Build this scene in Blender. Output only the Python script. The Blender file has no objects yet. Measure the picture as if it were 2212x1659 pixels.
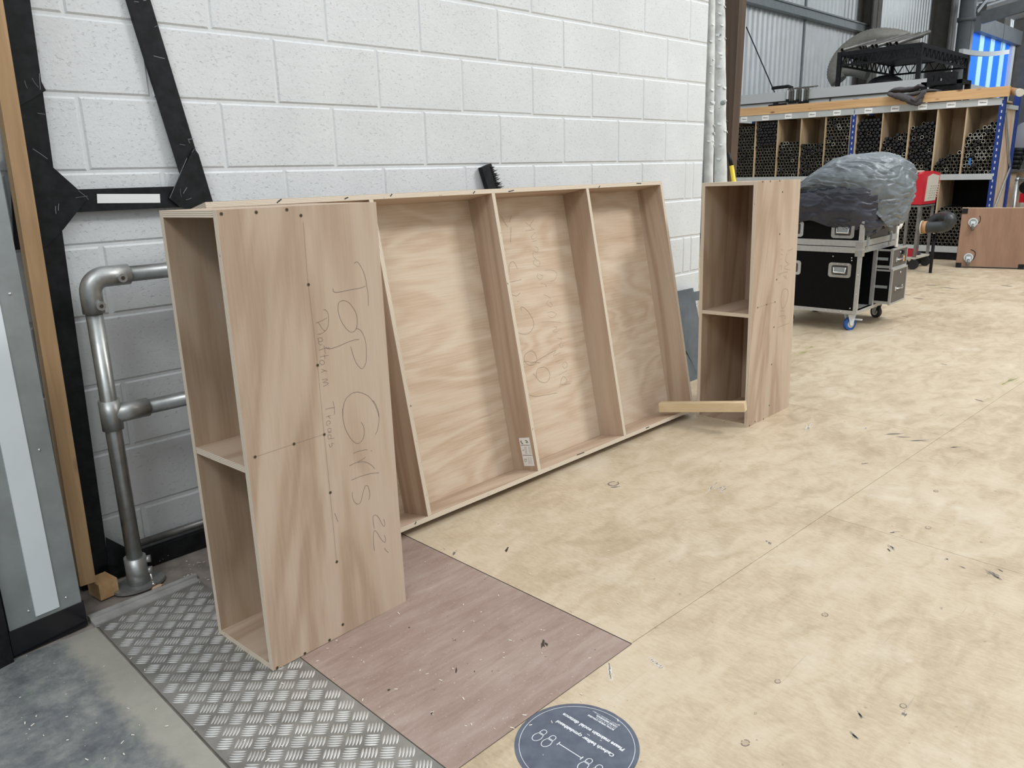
import bpy, bmesh, math, random
from mathutils import Vector, Matrix, noise
R = math.radians
random.seed(7)
scene = bpy.context.scene
C = scene.collection

# ------------------------------------------------------------------ camera
CAM = Vector((-1.3295, -2.7120, 1.2921))
F = 1694.32
RT = Vector((0.70101, -0.71271, -0.02503)).normalized()
DN = Vector((-0.20310, -0.16587, -0.96501)).normalized()
FW = Vector((0.68362, 0.68157, -0.26103)).normalized()
cd = bpy.data.cameras.new('camera'); cam = bpy.data.objects.new('camera', cd); C.objects.link(cam)
cd.sensor_width = 36; cd.lens = F/2212*36; cd.clip_start = .05; cd.clip_end = 200
m = Matrix((RT, -DN, -FW)).transposed().to_4x4(); m.translation = CAM
cam.matrix_world = m
scene.camera = cam
scene.view_settings.view_transform = 'Standard'; scene.view_settings.look = 'None'
scene.view_settings.gamma = 1; scene.view_settings.use_curve_mapping = False
scene.view_settings.exposure = -0.10

# ------------------------------------------------------------------ light
w = bpy.data.worlds.new('world'); scene.world = w; w.use_nodes = True
bg = w.node_tree.nodes['Background']; bg.inputs[0].default_value = (.86, .93, 1, 1); bg.inputs[1].default_value = 1.0
_nt = w.node_tree; _tc = _nt.nodes.new('ShaderNodeTexCoord'); _sp = _nt.nodes.new('ShaderNodeSeparateXYZ'); _rp = _nt.nodes.new('ShaderNodeValToRGB')
_nt.links.new(_tc.outputs['Generated'], _sp.inputs[0]); _nt.links.new(_sp.outputs[2], _rp.inputs[0]); _nt.links.new(_rp.outputs[0], bg.inputs[0])
_rp.color_ramp.elements[0].position = 0; _rp.color_ramp.elements[0].color = (.36, .38, .39, 1)      # dim hall all round
_rp.color_ramp.elements[1].position = .75; _rp.color_ramp.elements[1].color = (1.22, 1.29, 1.34, 1)   # daylight through the roof
def area(name, loc, target, sx, sy, power, col):
    l = bpy.data.lights.new(name, 'AREA'); l.shape = 'RECTANGLE'; l.size = sx; l.size_y = sy; l.energy = power; l.color = col
    o = bpy.data.objects.new(name, l); C.objects.link(o); o.location = loc
    o.rotation_euler = (Vector(target)-Vector(loc)).to_track_quat('-Z', 'Y').to_euler(); return o
area('rooflight_near', (5.4, -5.0, 6.0), (2.2, -.5, .3), 1.9, 1.1, 285, (1, .985, .96))
area('rooflight_west', (-3.4, -3.2, 4.8), (0, -.6, .4), 1.8, 1.0, 85, (.97, .98, 1))
area('fill_far', (7.4, -1.6, 6.6), (9.3, .5, .2), 3, 2, 230, (1, .98, .95))  # added fill lamp for the far floor and the rack
area('fill_cladding', (17.0, -1.5, 6.6), (18.0, 5.5, 3.6), 7, 2, 300, (.93, .97, 1))  # added lamp that brightens the back cladding
area('fill_cladding_right', (28.5, 1.0, 6.2), (29.5, 5.5, 4.6), 6, 1.5, 320, (.93, .97, 1))  # another added lamp, lifts the dark cladding at far right

# ------------------------------------------------------------------ pixel rays of the photograph onto real planes
def ray(x, y): return (FW + RT*((x-1106)/F) + DN*((y-829.5)/F))
def fz(x, y, z=0): d = ray(x, y); return CAM + d*((z-CAM.z)/d.z)
def fy(x, y, Y): d = ray(x, y); return CAM + d*((Y-CAM.y)/d.y)
def fx(x, y, X): d = ray(x, y); return CAM + d*((X-CAM.x)/d.x)
def fpl(x, y, p, n): d = ray(x, y); return CAM + d*((p-CAM).dot(n)/d.dot(n))

# ------------------------------------------------------------------ nodes
def newmat(name, rough=.6, metal=0, col=(.5, .5, .5), spec=.5):
    m = bpy.data.materials.new(name); m.use_nodes = True
    b = m.node_tree.nodes['Principled BSDF']
    b.inputs['Base Color'].default_value = (*col, 1); b.inputs['Roughness'].default_value = rough
    b.inputs['Metallic'].default_value = metal; b.inputs['Specular IOR Level'].default_value = spec
    return m
class N:
    def __init__(s, m): s.m = m; s.nt = m.node_tree; s.b = s.nt.nodes['Principled BSDF']
    def n(s, t, **k):
        x = s.nt.nodes.new(t)
        for a, v in k.items(): setattr(x, a, v)
        return x
    def l(s, a, b): s.nt.links.new(a, b)
    def coord(s, kind='Object', scale=(1, 1, 1), rot=(0, 0, 0), loc=(0, 0, 0)):
        c = s.n('ShaderNodeTexCoord'); mp = s.n('ShaderNodeMapping')
        mp.inputs['Scale'].default_value = scale; mp.inputs['Rotation'].default_value = rot; mp.inputs['Location'].default_value = loc
        s.l(c.outputs[kind], mp.inputs[0]); return mp.outputs[0]
    def noise(s, vec, scale=5, detail=4, rough=.55, dist=0, out='Fac'):
        x = s.n('ShaderNodeTexNoise'); x.inputs['Scale'].default_value = scale; x.inputs['Detail'].default_value = detail
        x.inputs['Roughness'].default_value = rough; x.inputs['Distortion'].default_value = dist
        if vec: s.l(vec, x.inputs['Vector'])
        return x.outputs[out]
    def math(s, op, a, b=None, c=None):
        x = s.n('ShaderNodeMath', operation=op)
        for i, v in enumerate((a, b, c)):
            if v is None: continue
            if hasattr(v, 'links'): s.l(v, x.inputs[i])
            else: x.inputs[i].default_value = v
        return x.outputs[0]
    def ramp(s, fac, stops, interp='LINEAR'):
        x = s.n('ShaderNodeValToRGB'); cr = x.color_ramp; cr.interpolation = interp
        while len(cr.elements) < len(stops): cr.elements.new(.5)
        for e, (p, c) in zip(cr.elements, stops):
            e.position = p; e.color = (*c, 1) if len(c) == 3 else c
        s.l(fac, x.inputs[0]); return x.outputs[0]
    def mix(s, fac, a, b, mode='MIX'):
        x = s.n('ShaderNodeMix', data_type='RGBA', blend_type=mode)
        if hasattr(fac, 'links'): s.l(fac, x.inputs[0])
        else: x.inputs[0].default_value = fac
        for i, v in ((6, a), (7, b)):
            if hasattr(v, 'links'): s.l(v, x.inputs[i])
            else: x.inputs[i].default_value = (*v, 1)
        return x.outputs[2]
    def col(s, c): s.l(c, s.b.inputs['Base Color'])
    def rough(s, c): s.l(c, s.b.inputs['Roughness'])
    def bump(s, h, strength=.3, dist=.01, normal=None):
        x = s.n('ShaderNodeBump'); x.inputs['Strength'].default_value = strength; x.inputs['Distance'].default_value = dist
        s.l(h, x.inputs['Height'])
        if normal: s.l(normal, x.inputs['Normal'])
        s.l(x.outputs[0], s.b.inputs['Normal']); return x.outputs[0]

def simple(name, col, rough=.6, metal=0, var=.12, scale=20, bump=0, spec=.5):
    m = newmat(name, rough, metal, col, spec); n = N(m); v = n.coord()
    f = n.noise(v, scale, 4)
    lo = tuple(c*(1-var) for c in col); hi = tuple(min(1, c*(1+var)) for c in col)
    n.col(n.ramp(f, [(.3, lo), (.7, hi)]))
    if bump: n.bump(f, bump, .004)
    return m

def plywood(name, axis, stops, wave=10, across=2.4, along=.45, seed=0, streak=.35, pinch=1.6, rough=.62, gw=.34):
    """rotary-cut veneer; axis = direction of the grain in object space"""
    m = newmat(name, rough); n = N(m)
    sc = [across]*3; sc['xyz'.index(axis)] = along
    v = n.coord(scale=sc, loc=(seed*3.1, seed*1.7, seed*2.3))
    r = n.n('ShaderNodeObjectInfo')
    base = n.noise(v, 1.0, 3, .5, pinch)
    g = n.math('SINE', n.math('MULTIPLY', base, wave*6.283))
    g = n.math('ADD', n.math('MULTIPLY', g, .5), .5)
    sc2 = [150]*3; sc2['xyz'.index(axis)] = 6
    v2 = n.coord(scale=sc2, loc=(seed, 0, 0))
    fine = n.noise(v2, 1.0, 5, .65)
    sc3 = [9]*3; sc3['xyz'.index(axis)] = .7
    wide = n.noise(n.coord(scale=sc3, loc=(seed, seed, 0)), 1.0, 3, .6)
    f = n.math('ADD', n.math('MULTIPLY', g, gw), n.math('ADD', n.math('MULTIPLY', fine, streak), n.math('MULTIPLY', wide, .40)))
    c = n.ramp(f, stops)
    n.col(c); n.bump(fine, .08, .002)
    return m
PLY = [(.22, (.330, .225, .145)), (.42, (.425, .305, .205)), (.60, (.490, .365, .255)), (.82, (.550, .435, .325))]
PLYP = [(.20, (.350, .235, .160)), (.42, (.440, .320, .230)), (.60, (.500, .378, .280)), (.84, (.560, .450, .350))]
PLYL = [(.20, (.390, .258, .165)), (.40, (.530, .390, .270)), (.58, (.605, .470, .345)), (.80, (.670, .555, .430))]
M = {}
M['ply_z'] = plywood('plywood_vertical_grain', 'z', PLY, 5, 2.6, .35, 0)
M['ply_z_b'] = plywood('plywood_vertical_grain_pale', 'z', PLYP, 3.4, 2.7, .46, 4, .34, 2.3)
M['ply_x'] = plywood('plywood_cross_grain_bright', 'x', PLYL, 9, 2.9, .8, 2, .58, 1.0, .62, .22)
M['ply_rib'] = plywood('plywood_rib', 'z', [(a, tuple(x*.93 for x in c)) for a, c in PLYP], 4, 4, .4, 7)
M['ply_flat'] = plywood('plywood_flat_pink', 'x', PLYP, 4, 3, .4, 9, .25)
def edge(name, axis):
    m = newmat(name, .7); n = N(m)
    c = n.n('ShaderNodeTexCoord'); sp = n.n('ShaderNodeSeparateXYZ'); n.l(c.outputs['Object'], sp.inputs[0])
    wob = n.noise(n.coord(scale=(9, 9, 9)), 1, 3)
    h = n.math('ADD', n.math('MULTIPLY', sp.outputs['xyz'.index(axis)], 210), n.math('MULTIPLY', wob, .7))
    f = n.math('FRACT', h)
    st = n.ramp(f, [(0, (.30, .21, .14)), (.16, (.50, .39, .28)), (.4, (.74, .66, .54)), (.85, (.70, .61, .49)), (1, (.36, .26, .18))])
    kn = n.noise(n.coord(scale=(38, 38, 38)), 1, 4, .6)
    n.col(n.mix(n.ramp(kn, [(.66, (0, 0, 0)), (.74, (1, 1, 1))]), st, (.12, .08, .06)))
    return m
for a in 'xyz': M['edge_'+a] = edge('ply_edge_'+a, a)
def pine(name, axis, a=(.42, .27, .14), b=(.60, .42, .24), seed=0):
    m = newmat(name, .6); n = N(m)
    sc = [26]*3; sc['xyz'.index(axis)] = 1.0
    f = n.noise(n.coord(scale=sc, loc=(seed, seed, seed)), 1, 4, .6, .6)
    kv = n.n('ShaderNodeTexVoronoi'); kv.inputs['Scale'].default_value = 1
    s2 = [7]*3; s2['xyz'.index(axis)] = 2.6; n.l(n.coord(scale=s2, loc=(seed*2, 0, 0)), kv.inputs['Vector'])
    k = n.ramp(kv.outputs['Distance'], [(.05, (1, 1, 1)), (.13, (0, 0, 0))])
    n.col(n.mix(k, n.ramp(f, [(.3, a), (.7, b)]), (.20, .10, .05))); return m
M['pine_z'] = pine('pine_upright', 'z', (.40, .24, .115), (.60, .39, .205))
M['pine_y'] = pine('pine_beam', 'y', (.46, .27, .12), (.66, .43, .22), 3)
M['pine_stick'] = pine('pine_offcut', 'y', (.60, .45, .26), (.72, .57, .37), 5)
M['ply_edge_pale'] = simple('pale_ply_edge', (.58, .45, .27), .7)

# painted blockwork
m = newmat('white_block_paint', .55); n = N(m); M['block'] = m
v = n.coord()
f = n.noise(v, 3.0, 3); c1 = n.ramp(f, [(.3, (.64, .665, .675)), (.7, (.71, .735, .745))])
pit = n.noise(n.coord(scale=(1, 1, 1.5)), 75, 5, .6); pitr = n.ramp(pit, [(.30, (0, 0, 0)), (.40, (1, 1, 1))])
scf = n.noise(n.coord(scale=(3, 1, 9)), 6, 5, .75)
c2 = n.mix(n.ramp(scf, [(.70, (0, 0, 0)), (.76, (1, 1, 1))]), c1, (.60, .60, .59))
n.col(c2)
h = n.math('ADD', n.math('MULTIPLY', n.noise(v, 110, 4), .5), n.math('ADD', n.math('MULTIPLY', pitr, .8), n.math('MULTIPLY', n.noise(v, 26, 3), .5)))
n.bump(h, .52, .0040)
M['mortar'] = simple('white_mortar_paint', (.69, .715, .725), .6, 0, .05, 40, .3)
M['wall_raw'] = simple('grey_wall_end', (.42, .42, .40), .8, 0, .25, 12, .4)

# resin-faced plywood floor
def floor_mat():
    m = newmat('worn_birch_ply_floor', .42); n = N(m)
    g = n.n('ShaderNodeNewGeometry')
    v = n.coord()
    big = n.noise(v, 1.3, 5, .62, .5); mid = n.noise(n.coord(scale=(1, 1.9, 1), rot=(0, 0, R(20))), 6, 6, .65, .8)
    fine = n.noise(n.coord(scale=(3, 1, 1), rot=(0, 0, R(-35))), 30, 5, .7, .3)
    f = n.math('ADD', n.math('MULTIPLY', big, .40), n.math('ADD', n.math('MULTIPLY', mid, .36), n.math('MULTIPLY', fine, .26)))
    c = n.ramp(f, [(.36, (.335, .255, .165)), (.46, (.445, .350, .232)), (.54, (.530, .435, .308)), (.66, (.595, .510, .390))])
    c = n.mix(n.math('MULTIPLY', g.outputs['Random Per Island'], .16), c, (.60, .53, .41))
    for rot, sc, th in ((35, (1, 42, 1), .765), (62, (1.6, 60, 1), .775), (-28, (2, 50, 1), .775)):
        s = n.noise(n.coord(scale=sc, rot=(0, 0, R(rot))), 1.4, 2, .5, 0)
        c = n.mix(n.math('MULTIPLY', n.ramp(s, [(th-.05, (0, 0, 0)), (th, (1, 1, 1))]), .5), c, (.30, .26, .21))
    w_ = n.noise(n.coord(scale=(1, 1, 1), loc=(5, 3, 0)), 2.6, 7, .72, .3)
    c = n.mix(n.math('MULTIPLY', n.ramp(w_, [(.57, (0, 0, 0)), (.68, (1, 1, 1))]), .28), c, (.68, .62, .52))
    sp = n.noise(v, 38, 2, .5)
    c = n.mix(n.math('MULTIPLY', n.ramp(sp, [(.73, (0, 0, 0)), (.76, (1, 1, 1))]), .6), c, (.22, .18, .14))
    n.col(c)
    n.rough(n.ramp(mid, [(.3, (.34,)*3), (.7, (.52,)*3)]))
    n.bump(fine, .06, .002)
    return m
M['floor'] = floor_mat()
m = newmat('trench_board_brown', .6); n = N(m); M['trench'] = m
v = n.coord()
f = n.noise(n.coord(scale=(1, 5, 1), rot=(0, 0, R(8))), 5, 6, .7, .4); f2 = n.noise(v, 2.4, 4)
c = n.ramp(n.math('ADD', n.math('MULTIPLY', f, .6), n.math('MULTIPLY', f2, .4)), [(.34, (.235, .155, .125)), (.50, (.310, .225, .188)), (.68, (.385, .310, .265))])
sp = n.noise(v, 60, 3, .6)
c = n.mix(n.ramp(sp, [(.70, (0, 0, 0)), (.73, (1, 1, 1))]), c, (.10, .07, .06))
dust = n.noise(n.coord(loc=(3, 9, 0)), 120, 3, .7)
c = n.mix(n.math('MULTIPLY', n.ramp(dust, [(.62, (0, 0, 0)), (.70, (1, 1, 1))]), .4), c, (.60, .54, .48))
n.col(c); n.bump(f, .12, .002)
m = newmat('painted_concrete', .55); n = N(m); M['concrete'] = m
v = n.coord()
f = n.noise(v, 9.5, 10, .74, .15); f2 = n.noise(n.coord(loc=(2, 7, 0)), 2.4, 8, .7, .1)
c = n.ramp(f, [(.34, (.070, .075, .082)), (.45, (.130, .140, .142)), (.56, (.205, .212, .202)), (.70, (.30, .30, .275))])
c = n.mix(n.math('MULTIPLY', n.ramp(f2, [(.52, (0, 0, 0)), (.62, (1, 1, 1))]), .55), c, (.105, .115, .130))
gr = n.noise(n.coord(loc=(8, 1, 0)), 3.2, 5, .6, .8)
c = n.mix(n.math('MULTIPLY', n.ramp(gr, [(.60, (0, 0, 0)), (.70, (1, 1, 1))]), .55), c, (.15, .215, .16))
sep = n.n('ShaderNodeSeparateXYZ'); n.l(v, sep.inputs[0])
ed = n.math('ADD', sep.outputs[0], n.math('MULTIPLY', n.noise(v, 9, 5, .7), .11))
c = n.mix(n.math('MULTIPLY', n.ramp(ed, [(0.0, (0, 0, 0)), (1, (1, 1, 1))]), 0), c, (.40, .38, .33))
emask = n.ramp(n.math('MULTIPLY', n.math('ADD', ed, .80), 12), [(0, (0, 0, 0)), (.55, (1, 1, 1))])
c = n.mix(n.math('MULTIPLY', emask, .75), c, (.365, .345, .290))
sp = n.noise(v, 90, 3, .6)
c = n.mix(n.ramp(sp, [(.72, (0, 0, 0)), (.75, (1, 1, 1))]), c, (.72, .70, .64))
n.col(c); n.bump(f, .25, .004)
M['dusty'] = simple('dusty_brown_concrete', (.235, .205, .180), .8, 0, .30, 14, .35)
M['kerb'] = simple('grey_kerb_paint', (.36, .355, .34), .6, 0, .18, 18, .2)

M['tread'] = simple('aluminium_tread', (.235, .225, .205), .5, .3, .30, 9, .1)
M['treadbar'] = simple('polished_tread_bar', (.62, .62, .60), .36, .55, .20, 12)
M['galv'] = simple('galvanised_steel', (.315, .345, .345), .5, .35, .18, 7, .05)
M['pipe'] = simple('galvanised_pipe', (.40, .41, .40), .36, .85, .16, 30, .03)
M['cast'] = simple('cast_pipe_fitting', (.42, .43, .42), .42, .75, .10, 60, .12)
M['black'] = simple('worn_black_paint', (.011, .012, .0135), .5, 0, .5, 30, .1, .22)
M['blackshiny'] = simple('shiny_black_plastic', (.010, .010, .013), .16, 0, .3, 8, .4)
M['blackpanel'] = simple('black_laminate_and_shade', (.003, .003, .0035), .5, 0, .3, 30, 0, .12)  # case laminate; also paints the dark void low in the rack
M['browncase'] = simple('dull_brown_case_laminate', (.085, .078, .070), .5, 0, .1, 30)
M['alu'] = simple('case_aluminium', (.50, .50, .49), .42, .6, .08, 40)
M['chrome'] = simple('chrome_fitting', (.68, .68, .68), .25, .9, .1, 60)
M['whitestrip'] = simple('white_plastic_strip', (.74, .79, .81), .4, 0, .04, 5)
M['white'] = simple('white_sticker', (.80, .81, .80), .5, 0, .03, 8)
M['ink'] = simple('dark_ink', (.03, .03, .035), .6)
M['greyink'] = simple('grey_ink', (.42, .42, .41), .6)
M['greenink'] = simple('green_ink', (.06, .16, .06), .6)
M['pencil'] = simple('pencil', (.155, .125, .105), .6)
M['pencilf'] = simple('faint_pencil', (.30, .235, .18), .6)
M['hole'] = simple('screw_hole', (.035, .028, .020), .5)
M['screw'] = simple('yellow_passivated_screw', (.20, .16, .08), .4, .6)
M['bark'] = simple('white_painted_bark', (.60, .62, .61), .7, 0, .20, 14, .5)
M['brownpost'] = pine('brown_post_wood', 'z', (.055, .034, .022), (.105, .068, .045), 8)
M['slate'] = simple('grey_blue_sheet', (.105, .125, .145), .5, 0, .22, 9, .05)
M['decal'] = simple('slate_blue_vinyl', (.088, .104, .140), .35, 0, .22, 22)
M['decalink'] = simple('white_print', (.74, .76, .78), .4)
M['wheel'] = simple('black_rubber', (.012, .012, .013), .5)
M['wheelblue'] = simple('blue_wheel', (.015, .09, .36), .4)
M['tarp'] = simple('grey_tarpaulin', (.150, .172, .188), .38, 0, .15, 9, .10)
M['tarpdark'] = simple('navy_grey_cloth', (.030, .032, .045), .42, 0, .2, 12, .25)
M['red'] = simple('red_enamel', (.50, .012, .025), .3, 0, .08, 6)
M['cream'] = simple('cream_panel', (.52, .50, .43), .45, 0, .05, 10)
M['rackgrey'] = simple('grey_rack_beam', (.42, .44, .44), .45, 0, .05, 10)
M['rackblue'] = simple('blue_rack_upright', (.010, .035, .20), .4, 0, .15, 15)
M['slot'] = simple('pale_slot', (.50, .55, .58), .5)
M['tubeb'] = simple('black_steel_tube', (.008, .008, .008), .45, .1, .3, 20, 0, .3)
M['rim'] = simple('bare_tube_rim', (.27, .245, .19), .45, .5, .25, 40)
M['rimw'] = simple('bright_tube_rim', (.62, .60, .52), .45, .4, .15, 40)
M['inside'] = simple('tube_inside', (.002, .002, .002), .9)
M['cap'] = simple('black_rubber_cap', (.014, .014, .016), .5, 0, .3, 20, 0, .35)
M['plyrack'] = plywood('rack_divider_ply', 'z', [(.25, (.30, .21, .12)), (.5, (.42, .31, .19)), (.8, (.50, .39, .26))], 3, 3, .5, 3)
M['clad'] = simple('white_profiled_cladding', (.50, .53, .545), .35, .15, .06, 3)
M['girt'] = simple('grey_steel_rail', (.20, .225, .24), .45, .3, .1, 8)
M['column'] = simple('brown_grey_steel', (.085, .082, .075), .6, .1, .15, 5)
M['columng'] = simple('slate_grey_steel', (.13, .145, .155), .5, .1, .12, 5)
M['cabin'] = simple('pale_grey_cabin', (.50, .52, .535), .5, 0, .03, 2)
M['cabin2'] = simple('white_cabin_panel', (.60, .64, .66), .5, 0, .03, 2)
M['roof'] = simple('pale_roof_sheet', (.42, .43, .44), .6, 0, .06, 2)
M['hose'] = simple('grey_flexible_duct', (.20, .195, .175), .5, 0, .12, 20)
M['hoseb'] = simple('black_flexible_duct', (.030, .034, .037), .35, 0, .3, 20)
M['alutube'] = simple('dull_aluminium_tube', (.20, .195, .185), .4, .5, .3, 10)
M['felt'] = simple('dark_grey_blanket', (.070, .064, .070), .9, 0, .3, 60, .6)
M['clothgrey'] = simple('clamp_metal', (.12, .115, .10), .5, .3, .5, 25)
M['brown'] = simple('board_brown', (.30, .185, .125), .55, 0, .15, 6)
M['boardface'] = plywood('hardwood_ply_face', 'z', [(.25, (.225, .125, .080)), (.5, (.310, .185, .122)), (.8, (.385, .245, .168))], 2, 3, .6, 11, .3, 1.2, .6, .14)
M['green'] = simple('olive_green_wall', (.135, .165, .040), .6, 0, .04, 2)
M['greywall'] = simple('blue_grey_wall', (.24, .25, .29), .6, 0, .04, 2)
M['yellow'] = simple('yellow_handle', (.72, .53, .02), .4)
M['orange'] = simple('orange_tag', (.80, .40, .12), .5)
M['bristle'] = simple('black_bristle', (.010, .008, .008), .7)
M['paper'] = simple('brown_cardboard', (.36, .19, .09), .6)
M['leadgrey'] = simple('weathered_chip', (.60, .42, .30), .7)
M['chip'] = simple('pale_debris', (.75, .70, .62), .7)
M['bluerag'] = simple('blue_tag', (.02, .16, .45), .5)
M['stain'] = simple('dark_scuff', (.24, .225, .215), .6)
M['plug'] = simple('floor_plug', (.44, .355, .25), .6)
M['stainlight'] = simple('pale_scuff', (.70, .68, .64), .6)
M['ring'] = simple('knot_ring', (.17, .14, .12), .6)
M['yellowstain'] = simple('yellow_paint_stain', (.58, .55, .27), .5)
def glow_mat(name, col, s):
    m = newmat(name, .5, 0, col); m.node_tree.nodes['Principled BSDF'].inputs['Emission Color'].default_value = (*col, 1)
    m.node_tree.nodes['Principled BSDF'].inputs['Emission Strength'].default_value = s; return m
M['bluelit'] = glow_mat('daylit_blue_curtain_strip', (.01, .13, .72), .75)
M['palelit'] = glow_mat('daylit_clear_curtain_strip', (.30, .52, .80), .7)
M['roofglow'] = glow_mat('roof_glow_fill', (.62, .66, .70), .55)  # emission added so the roof underside comes out pale
M['winlit'] = glow_mat('daylit_window', (.62, .80, 1.0), 1.0)

# ------------------------------------------------------------------ mesh helpers
class MB:
    def __init__(s): s.bm = bmesh.new(); s.mats = []
    def mi(s, m):
        if m not in s.mats: s.mats.append(m)
        return s.mats.index(m)
    def box(s, a, b, m, mw=None, mats=None):
        a = Vector(a); b = Vector(b)
        lo = Vector(map(min, a, b)); hi = Vector(map(max, a, b))
        v = [s.bm.verts.new((x, y, z)) for x in (lo.x, hi.x) for y in (lo.y, hi.y) for z in (lo.z, hi.z)]
        # order 000 001 010 011 100 101 110 111
        F_ = [((0, 1, 3, 2), 'x'), ((4, 6, 7, 5), 'x'), ((0, 4, 5, 1), 'y'), ((2, 3, 7, 6), 'y'), ((0, 2, 6, 4), 'z'), ((1, 5, 7, 3), 'z')]
        for idx, ax in F_:
            f = s.bm.faces.new([v[i] for i in idx]); f.material_index = s.mi(mats[ax] if mats else m)
        if mw: bmesh.ops.transform(s.bm, matrix=mw, verts=v)
        return v
    def panel(s, a, b, face):
        """ply sheet: thin axis shows striped edges"""
        d = [abs(b[i]-a[i]) for i in range(3)]; t = d.index(min(d)); e = M['edge_'+'xyz'[t]]
        mats = {ax: (M[face] if i == t else e) for i, ax in enumerate('xyz')}
        return s.box(a, b, None, mats=mats)
    def prism(s, pts, off, m, msides=None):
        off = Vector(off); a = [s.bm.verts.new(p) for p in pts]; b = [s.bm.verts.new(Vector(p)+off) for p in pts]
        k = len(pts); i = s.mi(m); j = s.mi(msides) if msides else i
        f = s.bm.faces.new(a); f.material_index = i; f = s.bm.faces.new(list(reversed(b))); f.material_index = i
        for q in range(k):
            f = s.bm.faces.new([a[q], b[q], b[(q+1) % k], a[(q+1) % k]]); f.material_index = j
        return a+b
    def ring(s, c, ax, r, k, ph=0):
        ax = Vector(ax).normalized(); u = ax.orthogonal().normalized()
        if abs(ax.z) < .9: u = ax.cross(Vector((0, 0, 1))).normalized()
        w_ = ax.cross(u)
        return [s.bm.verts.new(Vector(c)+(u*math.cos(2*math.pi*i/k+ph)+w_*math.sin(2*math.pi*i/k+ph))*r) for i in range(k)]
    def skin(s, rings, m, caps=True, smooth=True):
        i = s.mi(m); k = len(rings[0])
        for a, b in zip(rings, rings[1:]):
            for q in range(k):
                f = s.bm.faces.new([a[q], a[(q+1) % k], b[(q+1) % k], b[q]]); f.material_index = i; f.smooth = smooth
        if caps:
            f = s.bm.faces.new(list(reversed(rings[0]))); f.material_index = i
            f = s.bm.faces.new(rings[-1]); f.material_index = i
    def cyl(s, p, q, r, m, k=16, r2=None, caps=True):
        p = Vector(p); q = Vector(q)
        s.skin([s.ring(p, q-p, r, k), s.ring(q, q-p, r2 if r2 else r, k)], m, caps)
    def tube(s, pts, r, m, k=12, caps=True):
        pts = [Vector(p) for p in pts]; rs = []; n_ = len(pts)
        u = None
        for i, p in enumerate(pts):
            t = (pts[min(i+1, n_-1)]-pts[max(i-1, 0)]).normalized()
            if u is None: u = t.orthogonal().normalized()
            u = (u-t*u.dot(t)).normalized(); w_ = t.cross(u)
            rr = r[i] if isinstance(r, (list, tuple)) else r
            rs.append([s.bm.verts.new(p+(u*math.cos(2*math.pi*j/k)+w_*math.sin(2*math.pi*j/k))*rr) for j in range(k)])
        s.skin(rs, m, caps)
    def bar(s, p, q, wd, ht, m, up=(0, 0, 1)):
        p = Vector(p); q = Vector(q); t = (q-p).normalized(); up = Vector(up)
        sd = t.cross(up).normalized(); u = sd.cross(t).normalized()
        c = [sd*(wd/2)*a+u*(ht/2)*b for a, b in ((-1, -1), (1, -1), (1, 1), (-1, 1))]
        s.prism([p+x for x in c], q-p, m)
    def ribbon(s, pts, n_, wd, m, off=.0004):
        n_ = Vector(n_).normalized(); pts = [Vector(p)+n_*off for p in pts]; i = s.mi(m); L = []
        for j, p in enumerate(pts):
            t = pts[min(j+1, len(pts)-1)]-pts[max(j-1, 0)]
            sd = t.cross(n_); sd = sd.normalized() if sd.length > 1e-9 else Vector((1, 0, 0))
            L.append((s.bm.verts.new(p-sd*wd/2), s.bm.verts.new(p+sd*wd/2)))
        for a, b in zip(L, L[1:]):
            f = s.bm.faces.new([a[0], a[1], b[1], b[0]]); f.material_index = i
    def ball(s, c, r, m, k=8, sc=(1, 1, 1)):
        n0 = len(s.bm.verts)
        bmesh.ops.create_icosphere(s.bm, subdivisions=2 if k > 6 else 1, radius=r, matrix=Matrix.Translation(c) @ Matrix.Diagonal((*sc, 1)))
        s.bm.verts.ensure_lookup_table(); i = s.mi(m)
        for v in s.bm.verts[n0:]:
            for f in v.link_faces: f.material_index = i; f.smooth = True
    def build(s, name, parent=None, world=True, bevel=0, mw=None, seg=1):
        if mw: s.bm.transform(mw)
        if parent is not None and world: s.bm.transform(MW[parent].inverted())
        if bevel: bmesh.ops.bevel(s.bm, geom=[e for e in s.bm.edges if len(e.link_faces) == 2 and e.calc_face_angle(0) > .5], offset=bevel, segments=seg, affect='EDGES', clamp_overlap=True)
        bmesh.ops.recalc_face_normals(s.bm, faces=s.bm.faces[:])
        me = bpy.data.meshes.new(name); s.bm.to_mesh(me); s.bm.free()
        for m in s.mats: me.materials.append(m)
        o = bpy.data.objects.new(name, me); C.objects.link(o)
        if parent is not None: o.parent = parent; MW[o] = MW[parent]
        else: MW[o] = Matrix.Identity(4)
        return o
MW = {}
def tag(o, label, cat, group=None, kind=None):
    if label: o['label'] = label
    if cat: o['category'] = cat
    if group: o['group'] = group
    if kind: o['kind'] = kind
    return o
def thing(name, label, cat, loc=(0, 0, 0), rot=(0, 0, 0), group=None):
    o = bpy.data.objects.new(name, None); C.objects.link(o); o.empty_display_size = .1
    o.location = loc; o.rotation_euler = rot
    from mathutils import Euler
    MW[o] = Matrix.Translation(loc) @ Euler(rot).to_matrix().to_4x4()
    return tag(o, label, cat, group)
def struct(o): o['kind'] = 'structure'; return o
def smooth_pts(p, n=4):
    """Catmull-Rom through 2-D points"""
    if len(p) < 3: return p
    out = []; q = [p[0]]+list(p)+[p[-1]]
    for i in range(1, len(q)-2):
        a, b, c, d = q[i-1:i+3]
        for k in range(n):
            t = k/n
            out.append(tuple(.5*((2*b[j])+(-a[j]+c[j])*t+(2*a[j]-5*b[j]+4*c[j]-d[j])*t*t+(-a[j]+3*b[j]-3*c[j]+d[j])*t**3) for j in range(2)))
    out.append(tuple(p[-1])); return out
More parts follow.
